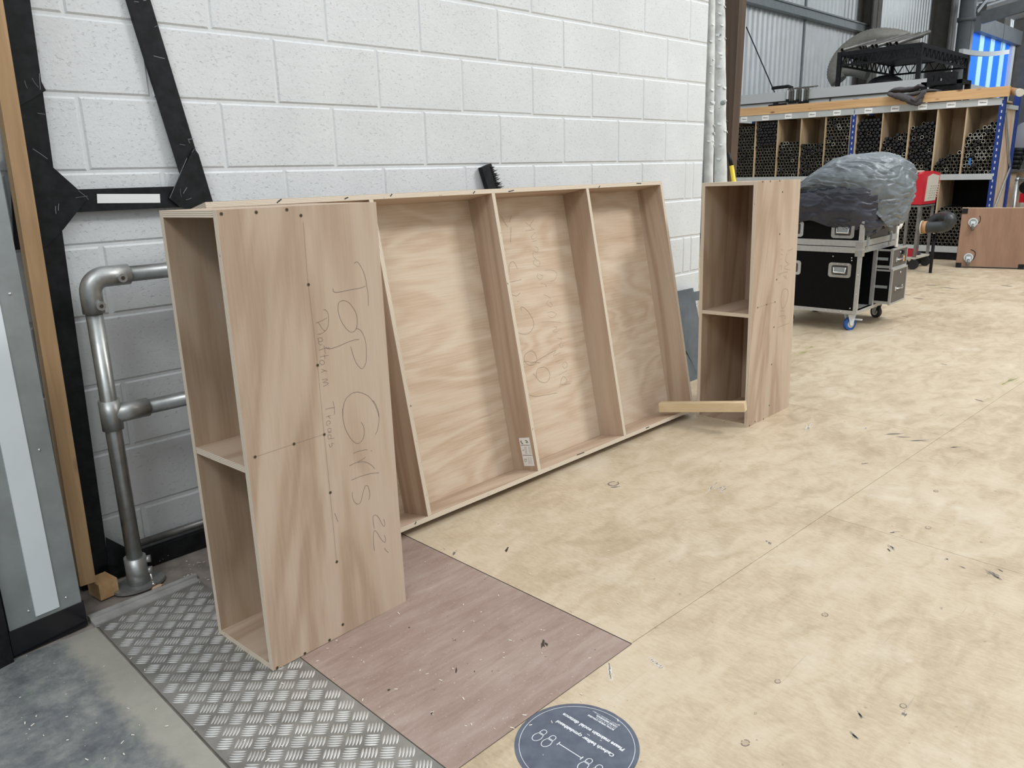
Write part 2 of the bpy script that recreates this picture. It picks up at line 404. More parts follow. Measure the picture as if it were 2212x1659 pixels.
# ================================================================== SETTING
# white painted blockwork wall, 440 x 215 blocks in running bond
mb = MB(); ZT = 2.0
def block(x0, x1, z0, z1):
    g = .0038; c = .0070; j = lambda: random.uniform(-.0014, .0014)
    x0 += g+j(); x1 -= g+j(); z0 += g+j(); z1 -= g+j(); yf = -.0035+random.uniform(-.0008, .0008)
    i = mb.mi(M['block'])
    A = [mb.bm.verts.new(p) for p in ((x0, .003, z0), (x1, .003, z0), (x1, .003, z1), (x0, .003, z1))]
    B = [mb.bm.verts.new(p) for p in ((x0+c*.25, .0004, z0+c*.25), (x1-c*.25, .0004, z0+c*.25), (x1-c*.25, .0004, z1-c*.25), (x0+c*.25, .0004, z1-c*.25))]
    D = [mb.bm.verts.new(p) for p in ((x0+c, yf, z0+c), (x1-c, yf, z0+c), (x1-c, yf, z1-c), (x0+c, yf, z1-c))]
    for P_, Q in ((A, B), (B, D)):
        for k in range(4):
            f = mb.bm.faces.new([P_[k], P_[(k+1) % 4], Q[(k+1) % 4], Q[k]]); f.material_index = i
    f = mb.bm.faces.new(D); f.material_index = i
XE = 3.128
for k in range(-3, 9):
    z1 = ZT-k*.225; z0 = max(z1-.225, .0)
    off = 0 if k % 2 == 0 else .225
    xs = [off+.45*i for i in range(-7, 8) if off+.45*i < XE-.1]
    if k in (3, 5): xs += [XE-.115]
    xs.append(XE)
    for a, b in zip(xs, xs[1:]): block(a, b, z0, z1)
mb.box((-2.95, .0012, 0), (XE-.004, .19, ZT+.675), M['mortar'])
wall = struct(mb.build('wall_left'))
mb = MB()   # cut, unpainted end of the wall
for k in range(-3, 9):
    z1 = ZT-k*.225; z0 = max(z1-.225, 0)
    mb.box((XE-.004, .004, z0+.006), (XE+random.uniform(.0, .006), .185, z1-.004), M['wall_raw'])
e = mb.build('wall_end', wall)

# floors
mb = MB(); mb.box((-9, -9, -.12), (36, 5.5, -.006), M['dusty']); base = struct(mb.build('floor'))
mb = MB()
rotm = Matrix.Translation((.27, -1.555, 0)) @ Matrix.Rotation(R(-1.9), 4, 'Z') @ Matrix.Translation((-.27, 1.555, 0))
for row in range(-6, 7):
    y0 = -1.565+1.22*row; y1 = y0+1.22
    xo = .27 if row % 2 == 0 else 1.45
    for i in range(-4, 16):
        x0 = xo+2.44*(i if row % 2 == 0 else i-1); x1 = x0+2.44
        if row == -1 or row < -1:
            if x1 <= -.39: continue
            x0 = max(x0, -.39)
            if row < -1: pass
        else:
            if i < 0 or x1 <= .26: continue
            x0 = .20 if i == 0 else x0
        if y0 > 5.3: continue
        mb.box((x0+.0009, y0+.0009, -.006), (x1-.0009, min(y1-.0009, 5.6), 0), M['floor'])
mb.bm.transform(rotm)
hall = struct(mb.build('floor'))
# marks on the hall floor: scuffs, knot rings, paint
mb = MB()
def splat(c, a, b, ang, m, k=14, jag=.25, z=.0006):
    pts = []
    for i in range(k):
        t = 2*math.pi*i/k; r = 1+random.uniform(-jag, jag)
        x = math.cos(t)*a*r; y = math.sin(t)*b*r
        pts.append(mb.bm.verts.new((c[0]+x*math.cos(ang)-y*math.sin(ang), c[1]+x*math.sin(ang)+y*math.cos(ang), z)))
    f = mb.bm.faces.new(pts); f.material_index = mb.mi(M[m])
def scuff(c, a, b, ang, m):
    d = Vector((math.cos(ang), math.sin(ang), 0)); n_ = Vector((-d.y, d.x, 0)); c = Vector((c[0], c[1], .0006))
    for i in range(int(10+b*1600)):
        t = random.gauss(0, .45)*a; u = random.gauss(0, .5)*b; L = a*random.uniform(.12, .55); w_ = random.uniform(.0006, .0016)
        p = c+d*t+n_*u; e = d*L+n_*random.uniform(-.1, .1)*L
        mb.ribbon([p-e, p+e*.2, p+e], (0, 0, 1), w_, M[m], 0)
def annulus(c, r, m, sq=1):
    splat(c, r*.8, r*.8*sq, 0, 'plug', 14, .08, .0005)
    for i in range(14):
        t0 = 2*math.pi*i/14; t1 = 2*math.pi*(i+1)/14
        if random.random() < .12: continue
        w_ = random.uniform(.72, .86)
        q = [(c[0]+math.cos(t)*r*k, c[1]+math.sin(t)*r*k*sq, .0006) for t, k in ((t0, 1), (t1, 1), (t1, w_), (t0, w_))]
        f = mb.bm.faces.new([mb.bm.verts.new(p) for p in q]); f.material_index = mb.mi(M[m])
for px, r in (((1782, 1328), .0115), ((1680, 1472), .0095), ((1610, 1605), .0125), ((2005, 1140), .013), ((2022, 1061), .012), ((1325, 1045), .028), ((1951, 1525), .010), ((2120, 1171), .006), ((1632, 1541), .004)):
    annulus(fz(*px), r, 'ring', .8)
for px, a, b, ang in (((1926, 1183), .020, .007, 50), ((1920, 1188), .014, .003, 40), ((2145, 1240), .024, .010, 55), ((2152, 1246), .022, .005, 55), ((2160, 1232), .014, .003, 60), ((2045, 1208), .008, .006, 0), ((1930, 938), .055, .010, -40), ((1985, 952), .045, .012, -45), ((1952, 944), .03, .006, -50), ((2062, 966), .03, .008, -40), ((1845, 1590), .020, .006, 60), ((1858, 1545), .016, .004, 50), ((1952, 1543), .008, .006, 0), ((1930, 1150), .018, .004, -30), ((1663, 1174), .010, .006, 20), ((1656, 1169), .005, .004, 20), ((1329, 1052), .022, .006, -30), ((980, 1197), .02, .006, 30), ((2078, 1225), .010, .003, 70), ((1870, 1001), .02, .003, -30)):
    scuff(fz(*px), a, b, R(ang), 'stain')
for px, a, b, ang in (((1541, 1050), .05, .004, 10), ((1556, 1054), .035, .005, -20), ((1420, 1435), .010, .028, -20), ((1318, 1450), .035, .008, 45), ((1745, 925), .09, .010, 15), ((1870, 925), .02, .006, 0), ((1560, 1060), .03, .004, 0)):
    scuff(fz(*px), a, b, R(ang), 'stainlight')
for px, a, b, ang in (((1735, 762), .09, .05, 0), ((1752, 750), .07, .03, 0), ((2185, 822), .11, .05, 0), ((2165, 830), .05, .03, 0)):
    scuff(fz(*px), a, b*.6, R(ang), 'yellowstain')
for px, a, b, ang in (((2050, 622), .10, .02, 80), ((2010, 616), .07, .02, 80), ((1985, 645), .05, .02, 75), ((2175, 618), .05, .02, 80), ((1955, 684), .03, .012, 70), ((2040, 787), .02, .006, 70), ((2115, 865), .025, .008, 70), ((1960, 637), .04, .012, 80)):
    splat(fz(*px), a, b, R(ang), 'ring', 10, .35)
mk = mb.build('floor_marks', hall); mk['kind'] = 'stuff'
# painted concrete outside the trench
mb = MB(); mb.box((-9, -9, -.006), (-.742, -.33, 0), M['concrete']); struct(mb.build('floor'))
mb = MB(); mb.box((-.742, -9, -.006), (-.40, -2.0, -.0005), M['concrete']); struct(mb.build('floor'))
# kerb strip at the head of the tread plate
mb = MB(); mb.prism([(-.742, -.325, -.004), (-.405, -.300, -.004), (-.405, -.268, -.004), (-.742, -.285, -.004)], (0, 0, .010), M['kerb'])
mb.prism([(-.742, -.285, -.004), (-.40, -.268, -.004), (-.40, -.252, -.004), (-.742, -.262, -.004)], (0, 0, .016), M['kerb'])
struct(mb.build('trim_1', bevel=.002))

# ------------------------------------------------------------------ tread plate
t = thing('tread_plate', 'aluminium five-bar tread plate over the floor trench, under the box on the left', 'tread plate', (-.57, -1.15, 0))
mb = MB(); mb.prism([(-.736, -2.0, -.005), (-.403, -2.0, -.005), (-.403, -.296, -.005), (-.736, -.322, -.005)], (0, 0, .0062), M['tread'])
mb.build('plate', t)
mb = MB(); P_ = .0435; s2 = math.sqrt(.5)
i = mb.mi(M['treadbar'])
def lens(c, d, L, wd, h):
    d = Vector((*d, 0)); n_ = Vector((-d.y, d.x, 0)); z = .0012; pr = []
    for k, (a, w_) in enumerate(((-1, .02), (-.55, .75), (0, 1), (.55, .75), (1, .02))):
        b = c+d*(a*L/2)
        pr.append((mb.bm.verts.new(b-n_*wd/2*w_+Vector((0, 0, z))), mb.bm.verts.new(b+Vector((0, 0, z+h*min(1, w_*1.1)))), mb.bm.verts.new(b+n_*wd/2*w_+Vector((0, 0, z)))))
    for a, b in zip(pr, pr[1:]):
        for k in (0, 1):
            f = mb.bm.faces.new([a[k], a[k+1], b[k+1], b[k]]); f.material_index = i; f.smooth = True
for a in range(-60, 60):
    for b in range(-60, 60):
        cx = -.585+(a+b)*P_*s2; cy = -.795+(a-b)*P_*s2
        if not (-.76 < cx < -.38 and -2.02 < cy < -.28): continue
        # bright cells lie along (1,-1), dark ones along (1,1)
        d, nn = ((s2, -s2), (s2, s2)) if (a+b) % 2 == 0 else ((s2, s2), (s2, -s2))
        for k in range(-2, 3):
            c = Vector((cx+nn[0]*k*P_*.185, cy+nn[1]*k*P_*.185, 0)); L = P_*(.90-.06*abs(k))
            e = abs(d[0])*L/2
            if -.733 < c.x-e and c.x+e < -.406 and c.y+e < -.325+(c.x+.736)*.07 and c.y > -1.98:
                lens(c, d, L, .0060, .0019)
o = mb.build('raised_bars', t); o['kind'] = 'stuff'

# brown trench board
t = tag(MB(), None, None) if False else None
mb = MB(); mb.box((-.402, -1.567, -.004), (.268, -.50, .0007), M['trench'])
o = mb.build('trench_board', bevel=.0008); tag(o, 'worn reddish-brown plywood access board set in the floor beside the tread plate', 'floor board')
MW_tb = o
mb = MB(); mb.ribbon([(.2685, -.50, .0005), (.2685, -1.567, .0005)], (0, 0, 1), .003, M['inside'], .0005); mb.build('edge_gap', o)
mb = MB(); mb.ribbon([(.2685, -1.568, .0005), (-.402, -1.568, .0005)], (0, 0, 1), .0014, M['hole'], .0005); mb.build('edge_gap', o)
mb = MB(); mb.ribbon([(-.4035, -1.567, .0009), (-.4035, -.50, .0009)], (0, 0, 1), .0026, M['hole'], .0005); mb.build('edge_gap', o)
mb = MB(); 
for px, r in (((840, 1491), .0042), ((984, 1383), .0024), ((884, 1356), .003), ((980, 1384), .002)):
    splat(fz(*px, 0), r, r*.8, 0, 'hole', 10, .15, .0011)
for px, a, b, ang in (((1172, 1392), .018, .006, 40), ((1180, 1392), .012, .003, 60), ((985, 1448), .010, .002, 45), ((933, 1540), .008, .0025, 40), ((1025, 1451), .004, .0015, 40), ((1063, 1450), .004, .001, 40), ((1095, 1187), .02, .004, 30)):
    splat(fz(*px, 0), a, b, R(ang), 'hole', 9, .5, .0011)
mb.build('screw_holes', MW_tb)['kind'] = 'stuff'

# social-distance sticker ------------------------------------------------
DC = Vector((-.145, -1.713, 0)); DR = .1452
t = thing('floor_sticker', 'round slate-blue floor sticker with white footprints and writing, at the bottom of the picture', 'floor sticker', DC)
mb = MB(); k = 72
top = []; 
for i_ in range(k):
    a = 2*math.pi*i_/k; r = DR*(1-(.006 if i_ % 17 == 3 else 0)); top.append((DC.x+r*math.cos(a), DC.y+r*math.sin(a), .0002))
mb.prism(top, (0, 0, .0007), M['decal']); mb.build('vinyl_disc', t)
mb = MB(); ZD = .0012
def arc_rib(c, r, a0, a1, wd, n_=60):
    mb.ribbon([(c[0]+r*math.cos(a0+(a1-a0)*i/n_), c[1]+r*math.sin(a0+(a1-a0)*i/n_), ZD) for i in range(n_+1)], (0, 0, 1), wd, M['decalink'], 0)
arc_rib(DC, DR*.925, 0, 2*math.pi, .0011, 90); mb.build('border_ring', t)
def foot(cx, cy, flip=1):
    """outline of a shoe sole; sole axis along +x (heel towards +x)"""
    global mb
    mb = MB(); L = .030; W = .0125
    out = []
    for i in range(22):   # big front sole
        a = math.pi*(.5+i/21); out.append((cx-.004+math.cos(a)*.0165, cy+math.sin(a)*.0108))
    out += [(cx+.0065, cy-.0078), (cx+.0065, cy+.0078), (cx-.004, cy+.0108)]
    mb.ribbon([(x, y, ZD) for x, y in out], (0, 0, 1), .0017, M['decalink'], 0)
    hl = [(cx+.0095, cy+.0072), (cx+.0095, cy-.0072)]
    for i in range(15):
        a = -math.pi/2+math.pi*i/14; hl.append((cx+.0175+math.cos(a)*.0068, cy+math.sin(a)*.0068))
    hl.append(hl[0]); mb.ribbon([(x, y, ZD) for x, y in hl], (0, 0, 1), .0017, M['decalink'], 0)
    mb.build('footprint', t)
for cy, cx in ((-1.629, -.183), (-1.658, -.183), (-1.768, -.183), (-1.797, -.183)): foot(cx, cy)
mb = MB(); Z3 = lambda x, y: (x, y, ZD)
mb.ribbon([Z3(-.1715, -1.680), Z3(-.1715, -1.750)], (0, 0, 1), .0021, M['decalink'], 0)
for y in (-1.680, -1.750): mb.ribbon([Z3(-.1775, y), Z3(-.1655, y)], (0, 0, 1), .0024, M['decalink'], 0)
mb.ribbon([Z3(-.1015, -1.717), Z3(-.1015, -1.709)], (0, 0, 1), .0012, M['decalink'], 0)
mb.build('distance_bar', t)
def text(body, name, parent, origin, right, up, size, mat, width=None, align='CENTER', off=.0004, bold=0, extr=0):
    cu = bpy.data.curves.new('tmp', 'FONT'); cu.body = body; cu.size = size; cu.align_x = align; cu.align_y = 'CENTER'; cu.offset = bold; cu.resolution_u = 3; cu.extrude = extr
    o = bpy.data.objects.new('tmp', cu); C.objects.link(o); bpy.context.view_layer.update()
    me = bpy.data.meshes.new_from_object(o.evaluated_get(bpy.context.evaluated_depsgraph_get()))
    C.objects.unlink(o); bpy.data.objects.remove(o)
    xs = [v.co.x for v in me.vertices]; s = (width/(max(xs)-min(xs))) if width else 1
    right = Vector(right).normalized(); up = Vector(up).normalized(); n_ = right.cross(up)
    mm = Matrix((right*s, up*(s if not width else 1), n_)).transposed().to_4x4(); mm.translation = Vector(origin)+n_*off
    if width: mm = Matrix((right*s, up*min(s, 1.15), n_)).transposed().to_4x4(); mm.translation = Vector(origin)+n_*off
    me.transform(MW[parent].inverted() @ mm if parent else mm)
    me.materials.clear(); me.materials.append(mat)
    q = bpy.data.objects.new(name, me); C.objects.link(q)
    if parent: q.parent = parent; MW[q] = MW[parent]
    return q
for s_, x, y, wd, sz, bo in (('Cadwch bellter cymdeithasol', -.1165, -1.7125, .173, .0125, .0004), ('Please maintain social distance', -.0862, -1.7125, .185, .0125, .0004),
                        ('ROYAL WELSH COLLEGE', -.0475, -1.7075, .079, .0058, .0003), ('OF MUSIC & DRAMA', -.0410, -1.7170, .060, .0050, 0), ('COLEG BRENHINOL', -.0345, -1.7150, .064, .0058, .0003), ('CERDD A DRAMA CYMRU', -.0280, -1.7075, .079, .0050, 0)):
    text(s_, 'lettering', t, (x, y, .0009), (0, 1, 0), (-1, 0, 0), sz, M['decalink'], wd, bold=bo)

# ------------------------------------------------------------------ steel column on the left
t = thing('steel_column', 'galvanised steel door column with a white strip and black base, at the left edge', 'column', (-.855, -.22, 0))
q0 = Vector((-.957, -.322, 0)); q1 = Vector((-.754, -.299, 0)); ux = (q1-q0).normalized(); uy = Vector((-ux.y, ux.x, 0))
def colbox(a0, a1, b0, b1, z0, z1, m, nm, par, bev=.0015):
    mb = MB(); mb.box((a0, b0, z0), (a1, b1, z1), M[m])
    mm = Matrix((ux, uy, Vector((0, 0, 1)))).transposed().to_4x4(); mm.translation = q0
    mb.bm.transform(mm); return mb.build(nm, par, bevel=bev)
colbox(.004, .200, .004, .18, .080, 2.62, 'galv', 'casing', t)
colbox(.0, .2045, 0, .185, .0, .080, 'blackshiny', 'kick_base', t, .003)
colbox(.074, .138, -.001, .0045, .094, 2.62, 'whitestrip', 'white_strip', t, .0008)
for px in ((21, 635), (85, 972), (62, 1320), (143, 1291)):
    p = fpl(*px, q0+uy*.004, uy); mb = MB(); mb.ball(p, .0042, M['chrome'], 8, (1, .6, 1)); mb.build('rivet', t)
mb = MB(); mb.prism([(-1.02, -.36, 0), (-.962, -.345, 0), (-.962, -.18, 0), (-1.02, -.18, 0)], (0, 0, 2.62), M['black'])
tag(mb.build('door_track', bevel=.003), 'black steel track post standing against the left side of the steel column', 'post')
mb = MB(); mb.bar((-.755, -.285, .0), (-.748, -.285, .12), .012, .004, M['galv'])
# ------------------------------------------------------------------ timber batten
p0 = fy(200, 1240, -.135); 
t = thing('timber_batten', 'tall orange-brown timber batten leaning beside the steel column', 'timber', (p0.x-.03, -.13, .03))
mb = MB(); B0 = Vector((p0.x-.024, -.140, .062)); T0 = Vector((-.628, -.040, 2.66))
mb.bar(B0, T0, .046, .044, M['pine_z'], up=(0, 1, 0)); mb.build('batten', t, bevel=.003)
mb = MB(); mb.box((-.682, -.175, .0), (-.622, -.10, .055), M['pine_y']); mb.bm.transform(Matrix.Translation((-.65, -.14, 0)) @ Matrix.Rotation(R(9), 4, 'Z') @ Matrix.Translation((.65, .14, 0)))
tag(mb.build('wooden_block', bevel=.002), 'small orange-brown wooden block at the foot of the leaning timber batten', 'wood block')

# ------------------------------------------------------------------ black A-frame leaning on the wall
AP = Vector((0, -.062, 0)); AN = Vector((0, -1, .022)).normalized()      # front plane
def apt(px, py, off=0): p = fpl(px, py, AP, AN); return p+AN*off
t = thing('scenery_frame', 'large black-painted timber A-frame leaning on the white wall at the left', 'frame', (-.3, -.05, 0))
th = -AN*.020
def aboard(pts, nm, off=0, dep=None, m='black', par=None):
    mb = MB(); mb.prism([apt(*q, off) for q in pts], dep if dep else th, M[m]); return mb.build(nm, par or t, bevel=.0012)
zt = 2.62
def atz(x, z): y = AP.y+z*.022; return Vector((x, y, z))
mb = MB(); pl0 = apt(235, 1222); pl1 = apt(65, 0); sl = (pl1.x-pl0.x)/(pl1.z-pl0.z)
e0 = pl0.x-pl0.z*sl; mb.prism([atz(e0-.092, 0), atz(e0, 0), atz(e0+sl*zt, zt), atz(e0-.092+sl*zt, zt)], th, M['black']); mb.build('leg', t, bevel=.002)
r0 = apt(325, 0); r1 = apt(455, 430); sr = (r0.x-r1.x)/(r0.z-r1.z); l0 = apt(275, 0); wd = r0.x-l0.x
xr = lambda z: r1.x+(z-r1.z)*sr
mb = MB(); mb.prism([atz(xr(0)-wd, 0), atz(xr(0), 0), atz(xr(zt), zt), atz(xr(zt)-wd, zt)], th, M['black']); mb.build('leg', t, bevel=.002)
za = apt(300, 452).z; zb = apt(300, 405).z
mb = MB(); mb.prism([atz(e0-.02, za), atz(xr(za)-.02, za), atz(xr(zb)-.02, zb), atz(e0-.02, zb)], th*.98, M['black']); rail = mb.build('cross_rail', t, bevel=.002)
mb = MB(); mb.prism([apt(209, 419, .0008), apt(345, 419, .0008), apt(346, 438, .0008), apt(210, 439, .0008)], AN*.0004, M['white']); mb.build('white_tape', rail)
mb = MB(); mb.prism([atz(e0-.03, 0), atz(xr(0)-.03, 0), atz(xr(.07)-.03, .062), atz(e0-.03, .062)], th*1.2, M['black']); mb.build('bottom_rail', t, bevel=.002)
random.seed(31)
for ob_, L in (('scratches', [(60, 300, 75, 165), (110, 480, 175, 440), (370, 447, 440, 380), (165, 345, 130, 410)]),):
    mb = MB()
    for x0_, y0_, x1_, y1_ in [(66, 170, 80, 190), (84, 195, 82, 160), (50, 175, 56, 192), (123, 455, 124, 440), (118, 462, 117, 445), (160, 427, 186, 424), (166, 412, 184, 426), (392, 418, 400, 405), (388, 425, 386, 408), (398, 432, 410, 428), (78, 245, 94, 248), (328, 122, 352, 128), (330, 60, 340, 56), (286, 5, 296, 6), (306, 3, 312, 2), (384, 312, 396, 314), (402, 302, 415, 300), (404, 300, 406, 310), (68, 322, 100, 344), (363, 428, 400, 342), (416, 322, 410, 330), (182, 424, 188, 432)]:
        mb.ribbon([apt(x0_, y0_, .0135), apt((x0_+x1_)/2+random.uniform(-1, 1), (y0_+y1_)/2, .0135), apt(x1_, y1_, .0135)], AN, random.uniform(.0008, .002), M['girt'], .0006)
    mb.build(ob_, t)['kind'] = 'stuff'
mb = MB(); 
for q in ((352, 1208), (345, 1212), (363, 1200)): mb.ball(apt(*q, .001), .0016, M['chrome'], 4)
mb.build('nails', t)['kind'] = 'stuff'
aboard([(66, 320), (188, 428), (136, 495), (97, 534), (30, 540), (18, 330)], 'gusset', .007, -AN*.0065)
aboard([(417, 320), (427, 333), (458, 436), (402, 452), (388, 448), (363, 428)], 'gusset', .007, -AN*.0065)
aboard([(38, 98), (62, 128), (98, 196), (40, 230), (-10, 100)], 'gusset', .007, -AN*.0065)
aboard([(228, 1160), (298, 1196), (295, 1216), (232, 1222)], 'gusset', .004, -AN*.0035)

# ------------------------------------------------------------------ galvanised pipe rail
YR = -.168; t = thing('pipe_guard_rail', 'galvanised tube guard rail standing in front of the wall behind the left box', 'rail', (-.555, YR, 0))
px_ = -.553; zt_ = 1.018; zm = .592; r = .0242; xe = .62
mb = MB(); mb.cyl((px_, YR, .02), (px_, YR, zt_-.05), r, M['pipe'], 24); mb.build('upright', t)
mb = MB(); mb.cyl((px_+.05, YR, zt_), (xe, YR, zt_), r, M['pipe'], 24); mb.build('top_rail', t)
mb = MB(); mb.cyl((px_+.03, YR, zm), (xe, YR, zm), r, M['pipe'], 24); mb.build('middle_rail', t)
mb = MB(); mb.cyl((xe, YR, .02), (xe, YR, zt_+.024), r, M['pipe'], 24); mb.build('upright', t)
mb = MB(); R2 = .0312; pts = [(px_, YR, zt_-.105)]+[(px_+.045-.045*math.cos(a), YR, zt_-.045+.045*math.sin(a)) for a in [math.pi/2*i/8 for i in range(9)]]+[(px_+.115, YR, zt_)]
mb.tube(pts, R2, M['cast'], 20)
for c in ((px_+.012, YR, zt_-.082), (px_+.085, YR, zt_-.006)):
    mb.cyl(Vector(c)+Vector((0, -.026, 0)), Vector(c)+Vector((0, -.038, 0)), .0135, M['cast'], 16)
o = mb.build('elbow', t)
for c in ((px_+.012, YR-.038, zt_-.082), (px_+.085, YR-.038, zt_-.006)):
    mb = MB(); mb.cyl(Vector(c), Vector(c)+Vector((0, -.001, 0)), .0062, M['hole'], 6); mb.build('grub_screw', o)
mb = MB(); mb.cyl((px_, YR, zm-.048), (px_, YR, zm+.048), R2, M['cast'], 24); mb.cyl((px_, YR, zm), (px_+.112, YR, zm), R2*.96, M['cast'], 24)
o = mb.build('tee_fitting', t, bevel=0)
text('TXIT6', 'casting_mark', o, (px_+.082, YR-R2*.96+.0006, zm-.004), (1, 0, 0), (0, 0, 1), .011, M['pipe'], .034, off=.0006) if False else None
mb = MB(); mb.cyl((px_, YR, .006), (px_, YR, .105), .0335, M['cast'], 24)
base_pts = []
for i in range(40):
    a = 2*math.pi*i/40; rr = .058+.020*abs(math.cos(a))**2; base_pts.append((px_+rr*math.cos(a)*1.05, YR+rr*math.sin(a)*.95, .001))
mb.prism(base_pts, (0, 0, .010), M['cast'])
for z in (.085, .045): mb.cyl((px_+.028, YR-.004, z), (px_+.045, YR-.012, z), .012, M['cast'], 14)
o = mb.build('base_flange', t)
mb = MB(); mb.cyl((px_+.028, YR-.052, .01), (px_+.024, YR-.052, .052), .0040, M['chrome'], 10); mb.cyl((px_+.028, YR-.052, .011), (px_+.028, YR-.052, .018), .0085, M['chrome'], 6); mb.build('anchor_bolt', o)
mb = MB(); mb.cyl((-.50, -.022, .078), (.55, -.022, .078), .0125, M['alutube'], 16)
tag(mb.build('conduit_pipe'), 'thin dull steel pipe running low along the foot of the white wall', 'pipe')

# debris by the wall
def lump(name, c, s, m, label, cat, seed):
    random.seed(seed); mb = MB(); pts = [Vector((math.cos(a)*s[0]*random.uniform(.6, 1), math.sin(a)*s[1]*random.uniform(.6, 1), 0)) for a in [2*math.pi*i/7 for i in range(7)]]
    mb.prism([Vector(c)+p for p in pts], (0, 0, s[2]), M[m]); tag(mb.build(name, bevel=.001), label, cat)
lump('wood_fragment', fz(224, 1290), (.016, .010, .022), 'leadgrey', 'small broken wood fragment on the dusty floor between column and pipe base', 'wood fragment', 3)
lump('wood_fragment', fz(340, 1270), (.022, .012, .006), 'leadgrey', 'flat splinter of orange wood touching the pipe rail base flange', 'wood fragment', 5)
random.seed(11); mb = MB()
for i in range(170):
    u = random.random()
    if u < .35: px = (random.uniform(20, 640), random.uniform(1330, 1650))
    elif u < .5: px = (random.uniform(390, 450), random.uniform(1210, 1260))
    else: px = (random.uniform(640, 1340), random.uniform(1180, 1640))
    p = fz(*px, .0012)
    if px[0] < 640 and -.40 > p.x > -.75: p.z = .003
    s_ = random.uniform(.0008, .0024); a = random.random()*6
    d = Vector((math.cos(a), math.sin(a), 0))*s_*random.uniform(1, 3); n_ = Vector((-math.sin(a), math.cos(a), 0))*s_*.6
    mb.prism([p-d-n_, p+d-n_*.5, p+d*.8+n_, p-d+n_*.8], (0, 0, s_*.5), M['chip'])
tag(mb.build('wood_shavings'), 'tiny pale wood shavings and chips scattered over the floor at the front', 'debris', None, 'stuff')

# ================================================================== PLYWOOD BOXES
TK = .018
def strokes(parent, frame, lists, wd=.0016, m='pencil', name='pencil_writing', normal=None):
    """frame(px,py) -> point on the panel"""
    mb = MB()
    for L in lists: mb.ribbon([frame(*q) for q in smooth_pts(L, 4)], normal, wd, M[m], .0005)
    return mb.build(name, parent)
def crop(ox, oy, s): return lambda x, y: (ox+x/s, oy+y/s)
def tread_box(label, x, y, yaw, screws, lean=(.0045, .018), zb=0):
    W, D, H = .470, .295, 1.221
    t = thing('plywood_box', label, 'plywood box', (x, y, 0), (0, 0, 0), 'plywood stair-tread boxes')
    mat = Matrix.Translation((x, y, 0)) @ Matrix(((math.cos(yaw), -math.sin(yaw), lean[0], 0), (math.sin(yaw), math.cos(yaw), lean[1], 0), (0, 0, 1, 0), (0, 0, 0, 1)))
    # lean as a rotation so the box stays rigid
    up = Vector((lean[0], lean[1], 1)).normalized(); xa = Vector((math.cos(yaw), math.sin(yaw), 0)); xa = (xa-up*xa.dot(up)).normalized(); ya = up.cross(xa)
    mat = Matrix((xa, ya, up)).transposed().to_4x4(); mat.translation = (x, y, zb)
    from mathutils import Matrix as Mx
    t.matrix_world = mat; t.location, q, _ = mat.decompose(); t.rotation_euler = q.to_euler(); MW[t] = mat
    def pan(nm, a, b, face):
        mb = MB(); mb.panel(a, b, face); return mb.build(nm, t, world=False, bevel=.0006)
    fr = pan('front_panel', (0, 0, 0), (W, TK, H), 'ply_z_b')
    pan('rear_panel', (0, D-TK, 0), (W, D, H), 'ply_z')
    pan('top_panel', (0, TK+.0004, H-TK), (W-TK, D-TK-.0004, H-.0004), 'ply_flat')
    pan('bottom_panel', (0, TK+.0004, .0004), (W-TK, D-TK-.0004, TK), 'ply_flat')
    pan('end_panel', (W-TK, TK+.0004, .0004), (W, D-TK-.0004, H-.0004), 'ply_z_b')
    pan('shelf', (.001, TK+.0004, .565), (W-TK-.0004, D-TK-.0004, .565+TK), 'ply_flat')
    o0 = mat @ Vector((0, 0, 0)); n_ = -ya
    fr_ = lambda px, py: fpl(px, py, o0, n_)
    for q in screws:
        p = fr_(*q); mb = MB(); mb.cyl(p+n_*.0002, p+n_*.0006, .0045, M['screw'], 10); mb.cyl(p+n_*.0006, p+n_*.0009, .0031, M['hole'], 10); mb.build('screw', fr)
    return t, fr, fr_, n_, mat
sc1 = [(478, 462), (553.5, 458.5), (619.5, 453), (650, 465.5), (666.3, 614.7), (686, 789), (700.5, 938.5), (635, 959), (551, 987), (713.5, 1064), (727.5, 1213.5), (740.5, 1349), (711.7, 1382.5), (658.6, 1411.5), (598.8, 1442.5)]
B1, f1, fr1, n1, m1 = tread_box('near plywood box with TOP GIRLS 22 pencilled on it, standing upright on the tread plate', -.4882, -.9325, .046, sc1, zb=.0032)
a = crop(640, 540, 4.609); b = crop(640, 860, 4.366)
def tr(cf, L): return [cf(*q) for q in L]
S = [tr(a, L) for L in (
 [(575, 135), (605, 118), (640, 160), (680, 250), (700, 350), (715, 450), (718, 555)], [(362, 385), (378, 418), (430, 418), (560, 392), (640, 378), (690, 358)],
 [(460, 503), (420, 530), (418, 610), (440, 690), (480, 760), (520, 805), (555, 818), (590, 795), (607, 730), (600, 650), (575, 590), (530, 530), (490, 507), (460, 503)],
 [(628, 890), (560, 900), (470, 935), (400, 965), (330, 983), (290, 970)],
 [(590, 790), (600, 782), (640, 800), (675, 860), (695, 950), (698, 1050), (690, 1130), (660, 1178), (635, 1172), (600, 1130), (570, 1060), (550, 990), (543, 960)],
 )]
S.append(tr(a, [(820, 1659), (810, 1610), (770, 1520), (710, 1450), (620, 1415), (550, 1430), (490, 1490), (465, 1580), (463, 1659)])+tr(b, [(437, 100), (440, 190), (460, 280), (500, 360), (540, 410), (580, 428), (620, 400), (640, 340), (635, 270), (610, 225)]))
